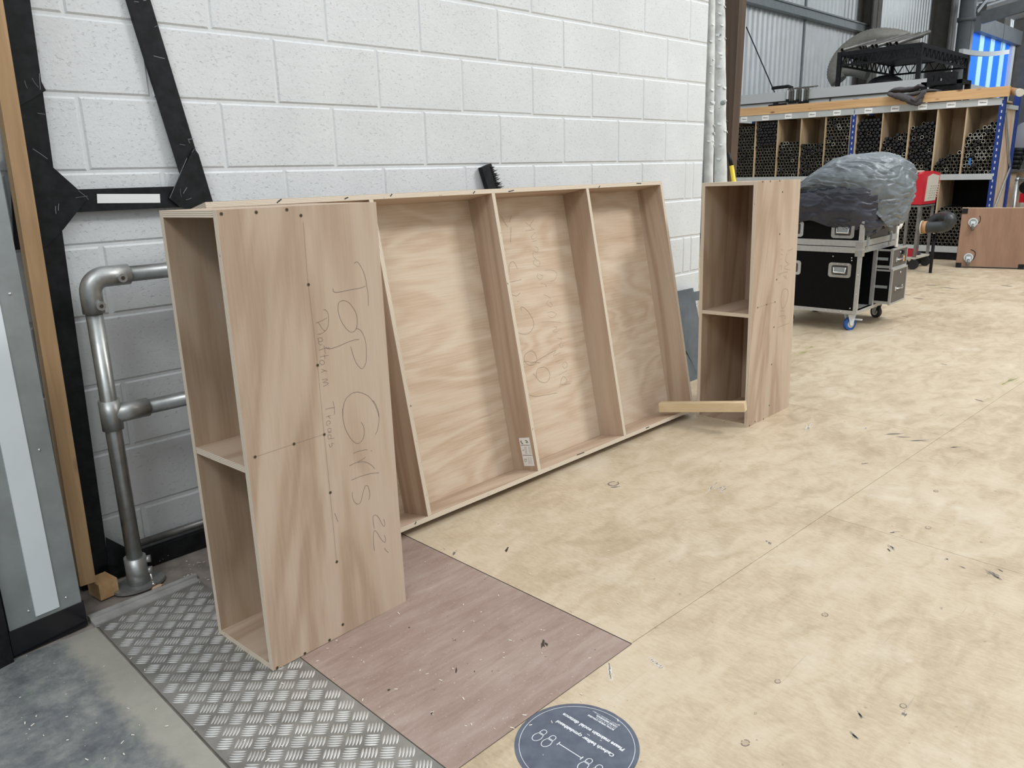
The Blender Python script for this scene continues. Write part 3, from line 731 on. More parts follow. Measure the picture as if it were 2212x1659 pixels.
S += [tr(b, L) for L in ([(720, 20), (745, 50), (775, 130), (780, 210), (765, 300), (745, 345)], [(535, 522), (590, 500), (650, 487), (670, 489)], [(703, 494), (716, 498)],
 [(500, 638), (560, 610), (620, 580), (652, 555)], [(580, 607), (640, 600), (700, 625), (742, 668)], [(520, 773), (600, 740), (700, 712), (780, 703)],
 [(530, 885), (530, 930), (550, 980), (585, 1000), (610, 970), (630, 890), (650, 830), (675, 830), (692, 890), (690, 940), (680, 958)],
 [(735, 1230), (725, 1160), (725, 1115), (750, 1103), (780, 1130), (810, 1190), (830, 1208), (835, 1180), (825, 1140)],
 [(738, 1440), (730, 1380), (728, 1290), (735, 1250), (760, 1265), (800, 1330), (835, 1360), (842, 1330), (830, 1290)], [(830, 1415), (850, 1440), (868, 1455)], [(362, 1085), (392, 1165)])]
strokes(f1, fr1, S, .0010, 'pencil', 'pencil_writing', n1)
S = [tr(a, L) for L in ([(270, 597), (290, 595), (315, 630), (322, 690), (315, 760), (290, 803), (260, 785), (235, 745), (215, 720)], [(195, 727), (250, 705), (305, 675)],
 [(290, 803), (255, 830), (215, 840)], [(215, 880), (225, 910), (260, 905), (255, 880), (235, 872), (215, 885)], [(218, 915), (235, 945), (258, 938)],
 [(225, 998), (290, 978), (335, 975)], [(275, 950), (290, 1035)], [(240, 1062), (320, 1050)], [(280, 1040), (285, 1085)],
 [(235, 1105), (250, 1095), (275, 1108), (278, 1132), (255, 1142), (235, 1125), (235, 1105)], [(245, 1222), (290, 1200), (305, 1212)], [(252, 1185), (290, 1205)],
 [(255, 1292), (300, 1282), (308, 1295), (268, 1318), (312, 1322), (314, 1335), (270, 1358)])]
S += [tr(b, L) for L in ([(345, 30), (358, 90), (360, 155)], [(275, 105), (320, 93), (358, 88)], [(280, 178), (325, 162)], [(300, 168), (322, 192)], [(305, 245), (322, 235), (312, 215), (290, 220), (284, 245), (300, 262)],
 [(330, 285), (300, 288), (298, 312), (322, 318), (330, 290)], [(300, 325), (330, 320)], [(300, 378), (298, 350), (325, 348), (326, 374)], [(298, 385), (356, 377)], [(350, 430), (335, 424), (336, 452), (318, 460), (308, 432)])]
strokes(f1, fr1, S, .0008, 'pencil', 'pencil_writing', n1)
strokes(f1, fr1, [[(655, 480), (661, 560), (666, 615), (676, 700), (686, 790), (700, 938)], [(551, 987), (635, 959), (700, 938)], [(700, 938), (713, 1064), (727, 1213)]], .0007, 'pencilf', 'pencil_line', n1)

c = crop(1400, 380, 2.962); d = crop(1590, 560, 4.879)
sc2 = [c(*q) for q in ((734, 37), (782, 34), (842, 31), (860, 103), (842, 372), (823, 663), (812, 807), (758, 823), (701, 843), (805, 968), (790, 1206), (775, 1468), (738, 1556), (684, 1572), (648, 1598))]
B2, f2, fr2, n2, m2 = tread_box('far plywood box standing upright beyond the big leaning platform', 2.209, -.873, .011, sc2)
S = [tr(d, L) for L in ([(520, 310), (490, 330), (475, 400), (475, 480), (490, 520), (520, 480), (545, 400), (548, 330), (520, 310)], [(465, 545), (510, 545)], [(455, 602), (515, 595), (515, 628)], [(440, 718), (500, 695), (555, 675)],
 [(445, 160), (500, 140), (545, 130)], [(520, 165), (528, 205), (500, 172)])]+[tr(c, L) for L in ([(895, 480), (930, 465)], [(890, 495), (880, 540), (895, 560)], [(905, 560), (870, 590), (905, 600)])]
strokes(f2, fr2, S, .0016, 'pencilf', 'pencil_writing', n2)
S = [tr(c, L) for L in ([(855, 430), (850, 450)], [(850, 465), (862, 480)], [(848, 500), (862, 505)], [(842, 540), (858, 530)], [(840, 580), (856, 572), (850, 600)], [(836, 640), (850, 630)], [(834, 690), (846, 680)])]
strokes(f2, fr2, S, .0011, 'pencilf', 'pencil_writing', n2)
strokes(f2, fr2, [tr(c, [(701, 843), (758, 823), (812, 807)])], .0008, 'pencilf', 'pencil_line', n2)

# ------------------------------------------------------------------ the big platform leaning on the rail
X0, Y0, AL, LL, HH, DD = -.237, -.405, .199, 2.443, 1.219, .160
t = thing('stage_platform', 'long open-framed plywood platform leaning on its side against the wall between two boxes', 'platform', (X0, Y0, 0), (-AL, 0, 0))
# local frame: x length, y depth (0 = back), z up the panel ; rotation about x by -AL leans the top to +y
def pan(nm, a, b, face, par=None): mb = MB(); mb.panel(a, b, face); return mb.build(nm, par or t, world=False, bevel=.0006)
q = LL/4; bk = pan('deck_panel', (TK, -.012, TK), (LL-TK, 0, HH-TK), 'ply_x')
pan('top_rail', (0, -DD, HH-TK), (LL, 0, HH), 'ply_flat'); pan('bottom_rail', (0, -DD, 0), (LL, 0, TK), 'ply_flat')
pan('side_rail', (0, -DD, TK+.0003), (TK, 0, HH-TK-.0003), 'ply_rib'); pan('side_rail', (LL-TK, -DD, TK+.0003), (LL, 0, HH-TK-.0003), 'ply_rib')
ribs = [pan('rib', (q*k-TK/2, -DD, TK+.0003), (q*k+TK/2, -.0124, HH-TK-.0003), 'ply_rib') for k in (1, 2, 3)]
mt = MW[t]; nb = mt.to_3x3() @ Vector((0, -1, 0)); ob = mt @ Vector((0, -.012, 0))
frb = lambda px, py: fpl(px, py, ob, nb)
e = crop(1060, 440, 3.77)
S = [tr(e, L) for L in ([(85, 100), (110, 150), (138, 190)], [(150, 150), (168, 100)], [(165, 190), (163, 250), (160, 315)], [(150, 560), (152, 500), (175, 472), (200, 490), (217, 530)], [(155, 640), (200, 630), (250, 617)], [(170, 740), (210, 752), (240, 725)], [(215, 800), (232, 795)],
 [(250, 870), (248, 840), (280, 855), (320, 900), (348, 960), (345, 1010), (310, 1055), (260, 1062), (225, 1050)],
 [(320, 1200), (280, 1230), (275, 1280), (310, 1315), (350, 1310), (375, 1280), (370, 1240), (350, 1205), (320, 1200)], [(325, 1308), (400, 1265), (530, 1190)], [(270, 1285), (330, 1290), (400, 1295)],
 [(430, 1330), (385, 1345), (372, 1400), (390, 1440), (430, 1457), (470, 1440), (482, 1390), (460, 1345), (430, 1330)], [(345, 1385), (360, 1400), (372, 1420)], [(315, 1558), (370, 1570), (460, 1555), (540, 1542)])]
strokes(bk, frb, S, .0011, 'pencil', 'pencil_writing', nb)
S = [tr(e, L) for L in ([(350, 130), (320, 180), (355, 212)], [(285, 155), (320, 180)], [(280, 220), (355, 212)], [(365, 235), (330, 270), (345, 290), (380, 270)], [(335, 310), (375, 300)], [(360, 350), (385, 365), (378, 395), (350, 385)], [(345, 390), (345, 430), (370, 450)],
 [(360, 455), (345, 480), (375, 510), (400, 500), (395, 470), (365, 455)], [(440, 545), (500, 540), (538, 570), (520, 620), (485, 635)], [(385, 565), (380, 600), (410, 615), (425, 590), (395, 575)], [(405, 650), (440, 655), (455, 680)], [(430, 740), (455, 750), (490, 770)],
 [(470, 790), (455, 815), (490, 840), (500, 820), (480, 800)], [(460, 890), (495, 880), (535, 900), (500, 930), (465, 910)], [(410, 967), (480, 960), (572, 968)], [(510, 1000), (540, 1010), (505, 1040), (545, 1045)], [(540, 1095), (580, 1100)],
 [(580, 1120), (560, 1150), (580, 1175), (590, 1140)], [(530, 1195), (510, 1240), (570, 1210)], [(525, 1290), (600, 1260)], [(585, 1320), (600, 1340), (625, 1320), (610, 1290), (580, 1310)], [(555, 1395), (620, 1360)],
 [(560, 1500), (580, 1420), (600, 1410), (620, 1440), (600, 1470), (570, 1470)], [(575, 1480), (650, 1463)])]
strokes(bk, frb, S, .0010, 'pencilf', 'pencil_writing', nb)
# product label on the second rib (its left face)
nl = Vector((-1, 0, 0)); ol = mt @ Vector((q*2-TK/2, 0, 0)); g = crop(1050, 900, 10.37)
lb = lambda x, y: fpl(*g(x, y), ol, nl)
mb = MB(); mb.prism([lb(735, 478)+nl*.0004, lb(965, 466)+nl*.0004, lb(1090, 1103)+nl*.0004, lb(858, 1108)+nl*.0004], nl*.0003, M['white']); lab = mb.build('paper_label', ribs[1])
S = [[(780, 640), (985, 638)], [(825, 862), (1035, 866)]]
mb = MB()
for L in S: mb.ribbon([lb(*p) for p in L], nl, .002, M['ink'], .001)
for L, wd in (([(790, 535), (785, 570), (800, 590), (830, 610)], .005), ([(880, 540), (900, 530), (930, 560), (945, 590)], .004), ([(900, 560), (915, 590)], .006)):
    mb.ribbon([lb(*p) for p in L], nl, wd, M['greenink'], .001)
for L in ([(822, 740), (818, 752), (826, 765)], [(846, 735), (838, 752), (848, 772)], [(870, 955), (862, 985), (880, 1010), (905, 1000), (908, 968), (890, 950), (872, 955)], [(900, 945), (915, 955)]): mb.ribbon([lb(*p) for p in L], nl, .0018, M['ink'], .001)
for x0 in (860, 880, 900, 950, 970, 990): mb.ribbon([lb(x0, 670), lb(x0+28, 840)], nl, .0022, M['greyink'], .001)
for x0 in (935, 955, 985, 1010): mb.ribbon([lb(x0, 900), lb(x0+28, 1060)], nl, .0018, M['greyink'], .001)
mb.build('print', lab)
# dark nicks in the ply edge
mb = MB(); ft = mt @ Vector((0, -DD, 0)); frf = lambda px, py: fpl(px, py, ft, nb)
for L in ([(598, 438), (608, 430)], [(843, 424), (847, 419)], [(1022, 418), (1026, 413)], [(1098, 414), (1110, 411)], [(1293, 406), (1296, 401)], [(744, 430), (752, 426)], [(1375, 396), (1385, 396)], [(1246, 983), (1262, 977)], [(896, 1133), (899, 1127)], [(1395, 925), (1402, 922)]):
    mb.ribbon([frf(*p) for p in L], nb, .004, M['ink'], .0006)
mb.build('edge_marks', t)
# timber offcut propped in the platform's corner
mb = MB(); Lc = Vector((2.008, -.480, .082)); Rc = Vector((2.118, -.905, .141))
mb.bar(Lc, Rc, .045, .046, M['pine_stick']); o = mb.build('timber_offcut', bevel=.002)
tag(o, 'short pale square timber offcut poking out between platform corner and far box', 'timber')

# broom head behind the platform
t = thing('push_broom', 'black broom head with stiff bristles poking up behind the top of the platform', 'broom', (1.25, -.05, 1.0))
mb = MB(); a0 = fy(1047, 358, -.02); b0 = Vector((1.318, -.052, 1.02))
mb.bar(b0, a0, .062, .026, M['black'], up=(0, -1, 0)); st = mb.build('stock', t, bevel=.004)
mb = MB(); ax = (a0-b0).normalized(); sd = Vector((1, 0, .25)).normalized(); random.seed(4)
for i in range(30):
    for j in range(4):
        p = b0+(a0-b0)*(.03+.94*i/29)+Vector((.02, -.014+j*.008, 0)); L = .045+.014*((i % 2)); e = p+(sd+Vector((0, random.uniform(-.15, .15), random.uniform(-.2, .2))))*L*(1-.55*(i/29)**3)
        mb.cyl(p, e, .0042, M['bristle'], 5, .0008)
mb.build('bristles', t)['kind'] = 'stuff'

# grey sheets leaning behind the platform end
def sheet(pts, Y, slope, dep, label, m='slate'):
    n_ = Vector((0, -1, slope)).normalized(); o0 = Vector((0, Y, 0)); mb = MB()
    mb.prism([fpl(*p, o0, n_) for p in pts], -n_*dep, M[m]); return tag(mb.build('grey_sheet', bevel=.001), label, 'sheet', 'grey sheets behind the platform')
sheet([(1440, 634), (1497, 622), (1512, 700), (1514, 790), (1509, 812), (1482, 757), (1470, 780), (1452, 800)], -.120, .12, .012, 'grey-blue board leaning on the wall between the platform and the far box')
sheet([(1478, 762), (1484, 766), (1512, 815), (1514, 850), (1494, 842), (1486, 835)], -.165, .14, .010, 'lower dark grey-blue board standing in front of the leaning one')
o = sheet([(1497, 631), (1514, 628), (1514, 648), (1501, 650)], -.055, .02, .006, 'small grey steel bracket plate with a hole beside the end of the white wall')

# white birch-like trunks and brown post past the wall end
def trunk(pa, pb, r0, r1, seed, label, knots=()):
    """pa, pb: axis points at two heights"""
    sl = (pb-pa)/(pb.z-pa.z); z1 = 3.0; at = lambda z: pa+sl*(z-pa.z)
    mb = MB(); rings = []; K = 20; nz = 60
    for j in range(nz):
        z = z1*j/(nz-1); r = r0+(r1-r0)*j/(nz-1); rg = []; c = at(z)
        for k in range(K):
            a = 2*math.pi*k/K; nn = noise.noise(Vector((math.cos(a)*1.3+seed*5, math.sin(a)*1.3, z*9)))+.7*noise.noise(Vector((math.cos(a)*3, math.sin(a)*3+seed, z*30)))
            rr = r*(1+.11*nn); rg.append(mb.bm.verts.new((c.x+rr*math.cos(a), c.y+rr*math.sin(a), z)))
        rings.append(rg)
    mb.skin(rings, M['bark']); o = mb.build('birch_trunk'); tag(o, label, 'trunk', 'white birch trunks beside the wall end')
    random.seed(seed)
    for q_, s_ in knots:
        pk = fx(*q_, pa.x-r1); mb = MB(); mb.ball(pk, s_, M['galv'], 8, (.35, 1, .8)); mb.build('knot', o)
    mb = MB()
    for i in range(26):
        z = random.uniform(.9, 2.6); a = random.uniform(3.4, 5.2); rr = r0+(r1-r0)*z/z1; c = at(z)
        b = Vector((c.x+math.cos(a)*rr, c.y+math.sin(a)*rr, z)); n_ = Vector((math.cos(a), math.sin(a), 0)); s2_ = Vector((-math.sin(a), math.cos(a), 0))
        L = random.uniform(.006, .020)
        mb.prism([b-s2_*L, b+s2_*L, b+s2_*L*.5+n_*.007+Vector((0, 0, -L)), b-s2_*L*.6+n_*.006+Vector((0, 0, -L*.7))], n_*.001, M['bark'])
    mb.build('peeling_bark', o)['kind'] = 'stuff'
trunk(fx(1531, 385, 3.25), fx(1535, 0, 3.25), .030, .027, 2, 'white peeling birch trunk nearest the end of the white wall')
trunk(fx(1557, 385, 3.37), fx(1553.5, 0, 3.37), .046, .031, 6, 'white peeling birch trunk with a dark knot, next to the brown post', (((1562, 222), .020), ((1556, 75), .009), ((1551, 145), .011)))
pb = fx(1590, 385, 3.73); pt = fx(1613, 0, 3.73); sl = (pt.y-pb.y)/(pt.z-pb.z); yb = lambda z: pb.y+sl*(z-pb.z)+.07
mb = MB(); mb.prism([(3.64, yb(0)-.07, 0), (3.64, yb(0)+.07, 0), (3.64, yb(3)+.07, 3), (3.64, yb(3)-.07, 3)], (.09, 0, 0), M['brownpost']); o = mb.build('brown_post', bevel=.01, seg=2)
tag(o, 'dark brown wooden post standing beside the white birch trunks', 'post')
t = thing('long_handled_tool', 'yellow and black tool handle leaning on the brown post above the far box', 'tool', (3.5, -.08, 0))
h1 = fx(1573, 330, 3.5); h2 = fx(1580, 358, 3.5); h3 = fx(1590, 388, 3.5); dd = (h3-h2)
mb = MB(); mb.cyl(h2, h1, .014, M['black'], 12, .010); mb.build('grip', t)
mb = MB(); mb.cyl(h2, h2+dd*(h2.z-.01)/(-dd.z)*.55+Vector((0, 0, -.45*(h2.z-.01)))*1.0, .0145, M['yellow'], 12); mb.build('shaft', t)
# ================================================================== BUILDING BEYOND
YB = 5.5
mb = MB(); i = mb.mi(M['clad']); prof = [(0, 0), (.030, .0), (.060, -.038), (.140, -.038), (.170, 0)]
x = 3.0; line = []
while x < 34:
    for dx, dy in prof: line.append((x+dx, YB+dy))
    x += .2
for a, b in zip(line, line[1:]):
    for z0, z1 in ((0, 4.30), (4.30, 8.0)):
        f = mb.bm.faces.new([mb.bm.verts.new((*a, z0)), mb.bm.verts.new((*b, z0)), mb.bm.verts.new((*b, z1)), mb.bm.verts.new((*a, z1))]); f.material_index = i
mb.box((3.0, YB+.01, 0), (34, YB+.10, 8), M['clad'])
for b in (MB,): pass
wb = struct(mb.build('wall_back'))
gz = fy(1611, 5, YB-.1).z
mb = MB(); mb.box((4, YB-.22, gz-.02), (19.6, YB-.04, gz+.16), M['girt']); mb.box((4, YB-.25, gz+.13), (19.6, YB-.22, gz+.16), M['girt']); struct(mb.build('trim_2'))
p = fy(1737, 60, YB-.05); mb = MB(); mb.box((p.x-.03, YB-.075, 0), (p.x+.03, YB-.035, 8), M['girt']); struct(mb.build('trim_3'))
def column(px0, px1, m, label, y1=YB-.06, dep=.55):
    a = fy(px0, 60, y1-dep); b = fy(px1, 60, y1-dep); wd = min(.5, b.x-a.x)
    mb = MB(); mb.box((a.x, y1-dep, 0), (a.x+wd, y1-dep+.03, 5.93), M[m]); mb.box((a.x, y1-.03, 0), (a.x+wd, y1, 5.93), M[m]); mb.box((a.x+wd/2-.012, y1-dep, 0), (a.x+wd/2+.012, y1, 5.93), M[m])
    return tag(mb.build('steel_column'), label, 'column'), a.x+wd/2
column(1884, 1908, 'column', 'brown-grey steel column against the ribbed cladding, behind the grey duct', dep=.35)
o, cx = column(2052, 2080, 'column', 'dark steel column beside the round vertical duct near the blue strip curtain', dep=.5)
p = fy(2086, 60, YB-.9); mb = MB(); mb.cyl((p.x, p.y, 0), (p.x, p.y, 5.93), .20, M['columng'], 24); mb.cyl((p.x, p.y, 4.9), (p.x, p.y, 5.0), .23, M['columng'], 24)
tag(mb.build('round_duct'), 'round grey vertical duct in front of the dark steel column', 'duct')
# strip curtain window
a = fy(2095, 120, YB-.08); b = fy(2177, 120, YB-.08); zt0 = fy(2097, 68, YB-.08).z; zb0 = 2.6
xs = [a.x+(b.x-a.x)*f_ for f_ in (0, .17, .28, .45, .56, .74, .86, 1)]
cur = thing('strip_curtain', 'blue and clear vertical strip curtain lit by daylight at the far right', 'strip curtain', (a.x, YB-.08, zb0))
for k in range(7):
    mb = MB(); mb.box((xs[k]+.01, YB-.10-(k % 2)*.02, zb0), (xs[k+1]-.01, YB-.085-(k % 2)*.02, zt0-.0), M['palelit' if k % 2 else 'bluelit']); mb.build('strip', cur)
mb = MB(); mb.box((a.x-.2, YB-.35, zt0-.02), (b.x+.7, YB-.05, zt0+.42), M['columng']); struct(mb.build('trim_4'))
mb = MB(); mb.box((b.x+.0, YB-.20, 0), (b.x+.32, YB-.05, zt0), M['cabin2']); struct(mb.build('trim_5'))
mb = MB(); mb.box((b.x+.4, YB-.9, 0), (b.x+1.0, YB-.05, 5.90), M['column']); tag(mb.build('steel_column'), 'broad dark column to the right of the blue strip curtain', 'column')
def tray(): 
    p0 = fy(2076, 111, YB-1.3); p1 = fy(2176, 112, YB-1.3); n_ = 14; mb = MB()
    pts = [p0.lerp(p1, k/n_)+Vector((0, 0, -.06*math.sin(math.pi*k/n_))) for k in range(n_+1)]
    for s0, s1 in zip(pts, pts[1:]): mb.bar(s0, s1+(s1-s0)*.02, .10, .12, M['cabin2'])
    for s0 in (pts[2], pts[-3]): mb.cyl(s0, (s0.x, s0.y, 6.1), .006, M['columng'], 6)
    return tag(mb.build('cable_tray'), 'long pale sagging tray hanging in front of the blue strip curtain', 'cable tray')
tray()
# end wall with window and green dado
XW = 33.5
mb = MB(); mb.box((XW, -20, 0), (XW+.2, YB+.3, 9), M['greywall']); struct(mb.build('wall_right'))
za = fx(2200, 222, XW).z; zb = fx(2200, 214, XW).z
mb = MB(); mb.box((XW-.05, -20, 0), (XW, YB-.1, za), M['green']); struct(mb.build('trim_6'))
mb = MB(); mb.box((XW-.09, -20, za), (XW, YB-.1, zb), M['cabin2']); struct(mb.build('trim_7'))
w0 = fx(2194, 140, XW-.1); w1 = fx(2260, 95, XW-.1)
win = struct(MB().build('window_1')) if False else None
mb = MB(); mb.box((XW-.12, w1.y, w0.z), (XW-.06, w0.y, w1.z), M['winlit']); win = struct(mb.build('window_1'))
mb = MB(); mb.box((XW-.6, w1.y-.3, w1.z), (XW-.02, w0.y+.2, w1.z+.7), M['column']); mb.build('window_blind', win)
# roof and rafters
mb = MB(); mb.prism([(12, YB+.3, 5.85), (36, YB+.3, 5.85), (36, -16, 9.95), (12, -16, 9.95)], (0, 0, .1), M['roof']); struct(mb.build('ceiling'))
mb = MB()
mb = MB(); mb.prism([(22.5, 4.6, 6.05), (33.4, 4.6, 6.05), (33.4, -1.5, 7.19), (22.5, -1.5, 7.19)], (0, 0, .05), M['roofglow']); struct(mb.build('roof_glow_panel')); mb = MB()  # glowing panel added under the roof to brighten it
q0 = fy(2100, 36, YB-1.0)
mb.bar(q0+Vector((.45, -.1, 0)), q0+Vector((1.9, -9, 1.75)), .18, .30, M['columng']); tag(mb.build('rafter'), 'dark steel rafter rising from the round duct towards the roof at top right', 'beam')
mb = MB(); mb.bar(fy(2108, 26, YB-1.0), fy(2134, -6, YB-1.0), .08, .10, M['columng']); mb.bar(fy(2104, 8, YB-1.0), fy(2150, 0, YB-1.0), .03, .04, M['columng']); mb.bar(fy(2130, 12, YB-1.0), fy(2180, -4, YB-1.0), .04, .05, M['columng'])
tag(mb.build('roof_bracing'), 'thin dark steel roof bracing rods at the top right corner', 'bracing')
for k, (pa, pb_) in enumerate((((2130, 28), (2137, 70)), ((2172, 30), (2178, 85)))):
    a = fy(*pa, YB-.3); b = fy(*pb_, YB-.3)
    mb = MB(); mb.box((a.x, YB-.30, zt0+.43), (a.x+.7, YB-.05, 5.88), M['column']); tag(mb.build('wall_post'), ('dark post above the left half of the blue strip curtain', 'dark post above the right half of the blue strip curtain')[k], 'post')

# ------------------------------------------------------------------ pale cabin behind the rack
XC = 12.0; zc = 2.49
cab = thing('pale_cabin', 'long pale grey cabin wall with flat top standing behind the tube rack', 'cabin', (XC, 1.6, 0))
mb = MB(); mb.box((XC+.05, 1.55, 0), (XC+3.2, 5.2, zc-.16), M['cabin2']); mb.build('body', cab)
mb = MB(); mb.box((XC, 1.5, zc-.15), (XC+3.3, 5.25, zc), M['cabin']); mb.build('fascia', cab, bevel=.01)
mb = MB(); mb.box((XC+.02, 1.52, zc-.165), (XC+3.2, 5.2, zc-.148), M['column']); mb.build('dark_line', cab)  # dark strip along the underside of the fascia
for y in (3.1, 4.86): mb = MB(); mb.box((XC+.04, y-.012, 0), (XC+.052, y+.012, zc-.16), M['column']); mb.build('panel_joint', cab)
# clamps hung over the cabin edge
random.seed(21)
for k in range(9):
    y = fx(1702+5.4*k, 205, XC-.03).y; z1 = zc+.018; z0 = fx(1702+5*k, 222+random.uniform(-4, 3), XC-.03).z
    c_ = thing('bar_clamp', 'steel clamp in the row hung over the pale cabin edge', 'clamp', (XC-.03, y, z0), (0, 0, 0), 'clamps hung on the cabin edge')
    mb = MB(); mb.box((XC-.045, y-.012, z0), (XC-.02, y+.012, z1), M['cabin2' if k % 3 == 0 else 'clothgrey']); mb.build('bar', c_)
    mb = MB(); mb.bar((XC-.045, y, z1+.006), (XC+.10, y-.10, z1+.030), .022, .02, M['clothgrey']); mb.build('jaw', c_)
    mb = MB(); mb.box((XC-.06, y-.02, z0-.01), (XC-.015, y+.02, z0+.035), M['black']); mb.build('jaw', c_)
mb = MB(); mb.bar(fx(1661, 230, XC-.06), fx(1698, 226, XC-.06), .05, .05, M['black']); mb.bar(fx(1672, 228, XC-.06), fx(1680, 226, XC-.06), .06, .075, M['black'])
tag(mb.build('black_torch'), 'small black torch-like tool lying on the timber left of the hanging clamps', 'tool')
mb = MB(); mb.cyl(fx(1612, 58, XC+.1), Vector((XC+.1, fx(1674, 190, XC+.1).y, zc+.008)), .010, M['black'], 8); tag(mb.build('thin_rod'), 'thin black rod slanting down onto the pale cabin top', 'rod')
mb = MB(); mb.tube([fx(1668, 191, XC+.3), fx(1680, 189, XC+.3), fx(1692, 188, XC+.3), fx(1702, 186.5, XC+.3), fx(1712, 190, XC+.3)], .028, M['black'], 8); tag(mb.build('coiled_strap'), 'dark strap lying on the cabin top at the foot of the thin rod', 'strap')

# ------------------------------------------------------------------ black staging deck on the cabin
dk = thing('staging_deck', 'black steel staging frame with lattice sides standing on the pale cabin roof', 'staging', (XC+.1, 1.75, zc))
XD = XC+.12; fl_ = fx(1815, 113, XD); fr_c = fx(1990, 92, XD); zt1 = (fl_.z+fr_c.z)/2; y0, y1 = fr_c.y, fl_.y
xb = fy(2092, 124, y0).x; xb = min(xb, XD+2.3)
mb = MB(); mb.box((XD, y0, zt1-.05), (xb, y1, zt1), M['black']); mb.build('deck', dk)
def lattice(pa, pb_, n_):
    mb = MB(); pa = Vector(pa); pb_ = Vector(pb_); dz = Vector((0, 0, -.20))
    mb.bar(pa+Vector((0, 0, -.03)), pb_+Vector((0, 0, -.03)), .04, .06, M['black']); mb.bar(pa+dz, pb_+dz, .03, .03, M['black'])
    for k in range(n_):
        a = pa.lerp(pb_, k/n_); b = pa.lerp(pb_, (k+.5)/n_); c = pa.lerp(pb_, (k+1)/n_)
        mb.bar(a+dz*.15, b+dz, .014, .014, M['black']); mb.bar(b+dz, c+dz*.15, .014, .014, M['black'])
    mb.build('lattice_side', dk)
zz = zt1
lattice((XD, y0, zz), (XD, y1, zz), 9); lattice((xb, y0, zz), (xb, y1, zz), 6); lattice((XD, y0, zz), (xb, y0, zz), 11); lattice((XD, y1, zz), (xb, y1, zz), 11)
for (x_, y_) in ((XD, y0), (XD, y1), (xb, y0), (xb, y1)):
    mb = MB(); mb.box((x_-.03, y_-.03, zc), (x_+.03, y_+.03, zt1), M['black']); mb.box((x_-.06, y_-.06, zc), (x_+.06, y_+.06, zc+.01), M['black']); mb.build('leg', dk)
ends = [(1889.7, 87.6), (1929, 80), (1935, 80.7), (1940, 79), (1954.7, 79), (1963.5, 76), (1987, 73), (1992.7, 76.9), (2007, 69)]
for k, q_ in enumerate(ends):
    e1 = fx(*q_, XD+.7+.03*k); e0_ = fx(q_[0]-72, q_[1]+36, XD+.05); e0_.z = max(e0_.z, zt1+.035)
    mb = MB(); a_ = mb.ring(e0_, e1-e0_, .032, 12); b_ = mb.ring(e1, e1-e0_, .032, 12); c_ = mb.ring(e1, e1-e0_, .025, 12); d_ = mb.ring(e1-(e1-e0_)*.2, e1-e0_, .025, 12)
    mb.skin([a_, b_], M['alutube'], False); mb.skin([b_, c_], M['rim'], False); mb.skin([c_, d_], M['inside'], False)
    f = mb.bm.faces.new(list(d_)); f.material_index = mb.mi(M['inside'])
    tag(mb.build('aluminium_tube'), 'dull metal tube in the loose pile on top of the black staging frame', 'tube', 'metal tubes on the staging frame')
# flexible duct
def hose(pxs, X, r, m, label, name='flexible_duct', k=14, ribs=0, cat='duct'):
    P3 = [fx(*q_[:2], X+(q_[2] if len(q_) > 2 else 0)) for q_ in pxs]
    out = []; q = [P3[0]]+P3+[P3[-1]]
    for i in range(1, len(q)-2):
        for s in range(10):
            t_ = s/10; a, b, c, d = q[i-1:i+3]
            out.append(.5*((2*b)+(-a+c)*t_+(2*a-5*b+4*c-d)*t_*t_+(-a+3*b-3*c+d)*t_**3))
    out.append(P3[-1]); rr = [r*(1+(.06 if j % 2 else 0)) for j in range(len(out))]
    mb = MB(); mb.tube(out, rr, M[m], k); return tag(mb.build(name), label, cat)
hose([(1812, 176), (1804, 160), (1808, 140), (1822, 118), (1845, 98), (1872, 84), (1905, 79), (1945, 84, .2), (1975, 96, .4)], XD+1.2, .135, 'hose', 'fat grey flexible duct arching up behind the black staging frame')
hose([(1812, 176), (1808, 163), (1822, 155), (1845, 154), (1875, 162)], XD+1.25, .085, 'hose', 'smaller grey flexible duct lying across under the staging frame')
mb = MB(); p = fx(1912, 176, XD+.4); mb.skin([[mb.bm.verts.new((p.x+.22*math.cos(h)*math.cos(a), p.y+.28*math.cos(h)*math.sin(a), zc+.005+.15*math.sin(h))) for a in [2*math.pi*i/24 for i in range(24)]] for h in (0, .3, .6, .9, 1.2, 1.45)], M['black']); tag(mb.build('domed_fan'), 'low black domed fan guard on the cabin top under the staging frame', 'fan')
mb = MB(); p = fx(1885, 170, XD+1.0); mb.cyl((p.x, p.y, zc), (p.x, p.y, zc+.13), .035, M['red'], 12); mb.ball((p.x, p.y, zc+.13), .034, M['red']); tag(mb.build('red_canister'), 'small red canister beside the domed fan on the cabin top', 'canister')

# ------------------------------------------------------------------ TUBE RACK
XR = 10.33; RD = .62
rack = thing('tube_rack', 'long blue and grey rack with plywood pigeonholes full of black tubes', 'rack', (XR, .17, 0))
def part(nm, a, b, m, par=rack, bev=0): mb = MB(); mb.box(a, b, M[m] if isinstance(m, str) else m); return mb.build(nm, par, bevel=bev)
ups = [(.135, .200), (1.962, 2.024), (3.82, 3.88)]
for k, (a, b) in enumerate(ups):
    u = part('upright', (XR-.012, a, 0), (XR+.055, b, 2.13 if k != 1 else 2.155), 'rackblue')
    for z in [.25+.0762*i for i in range(24)]:
        mb = MB(); mb.box((XR-.0128, (a+b)/2-.009, z), (XR-.0115, (a+b)/2+.004, z+.032), M['slot']); mb.build('slot', u)
    part('upright', (XR+RD-.03, a-.01, 0), (XR+RD+.04, b-.01, 2.08), 'rackblue')
bays = [(.200, 1.962), (2.024, 3.82)]
lab_r = ['750mm', '600mm', '550mm', '500mm', '450mm']; lab_l = ['400mm', '350mm', '300mm', '250mm', '150mm']
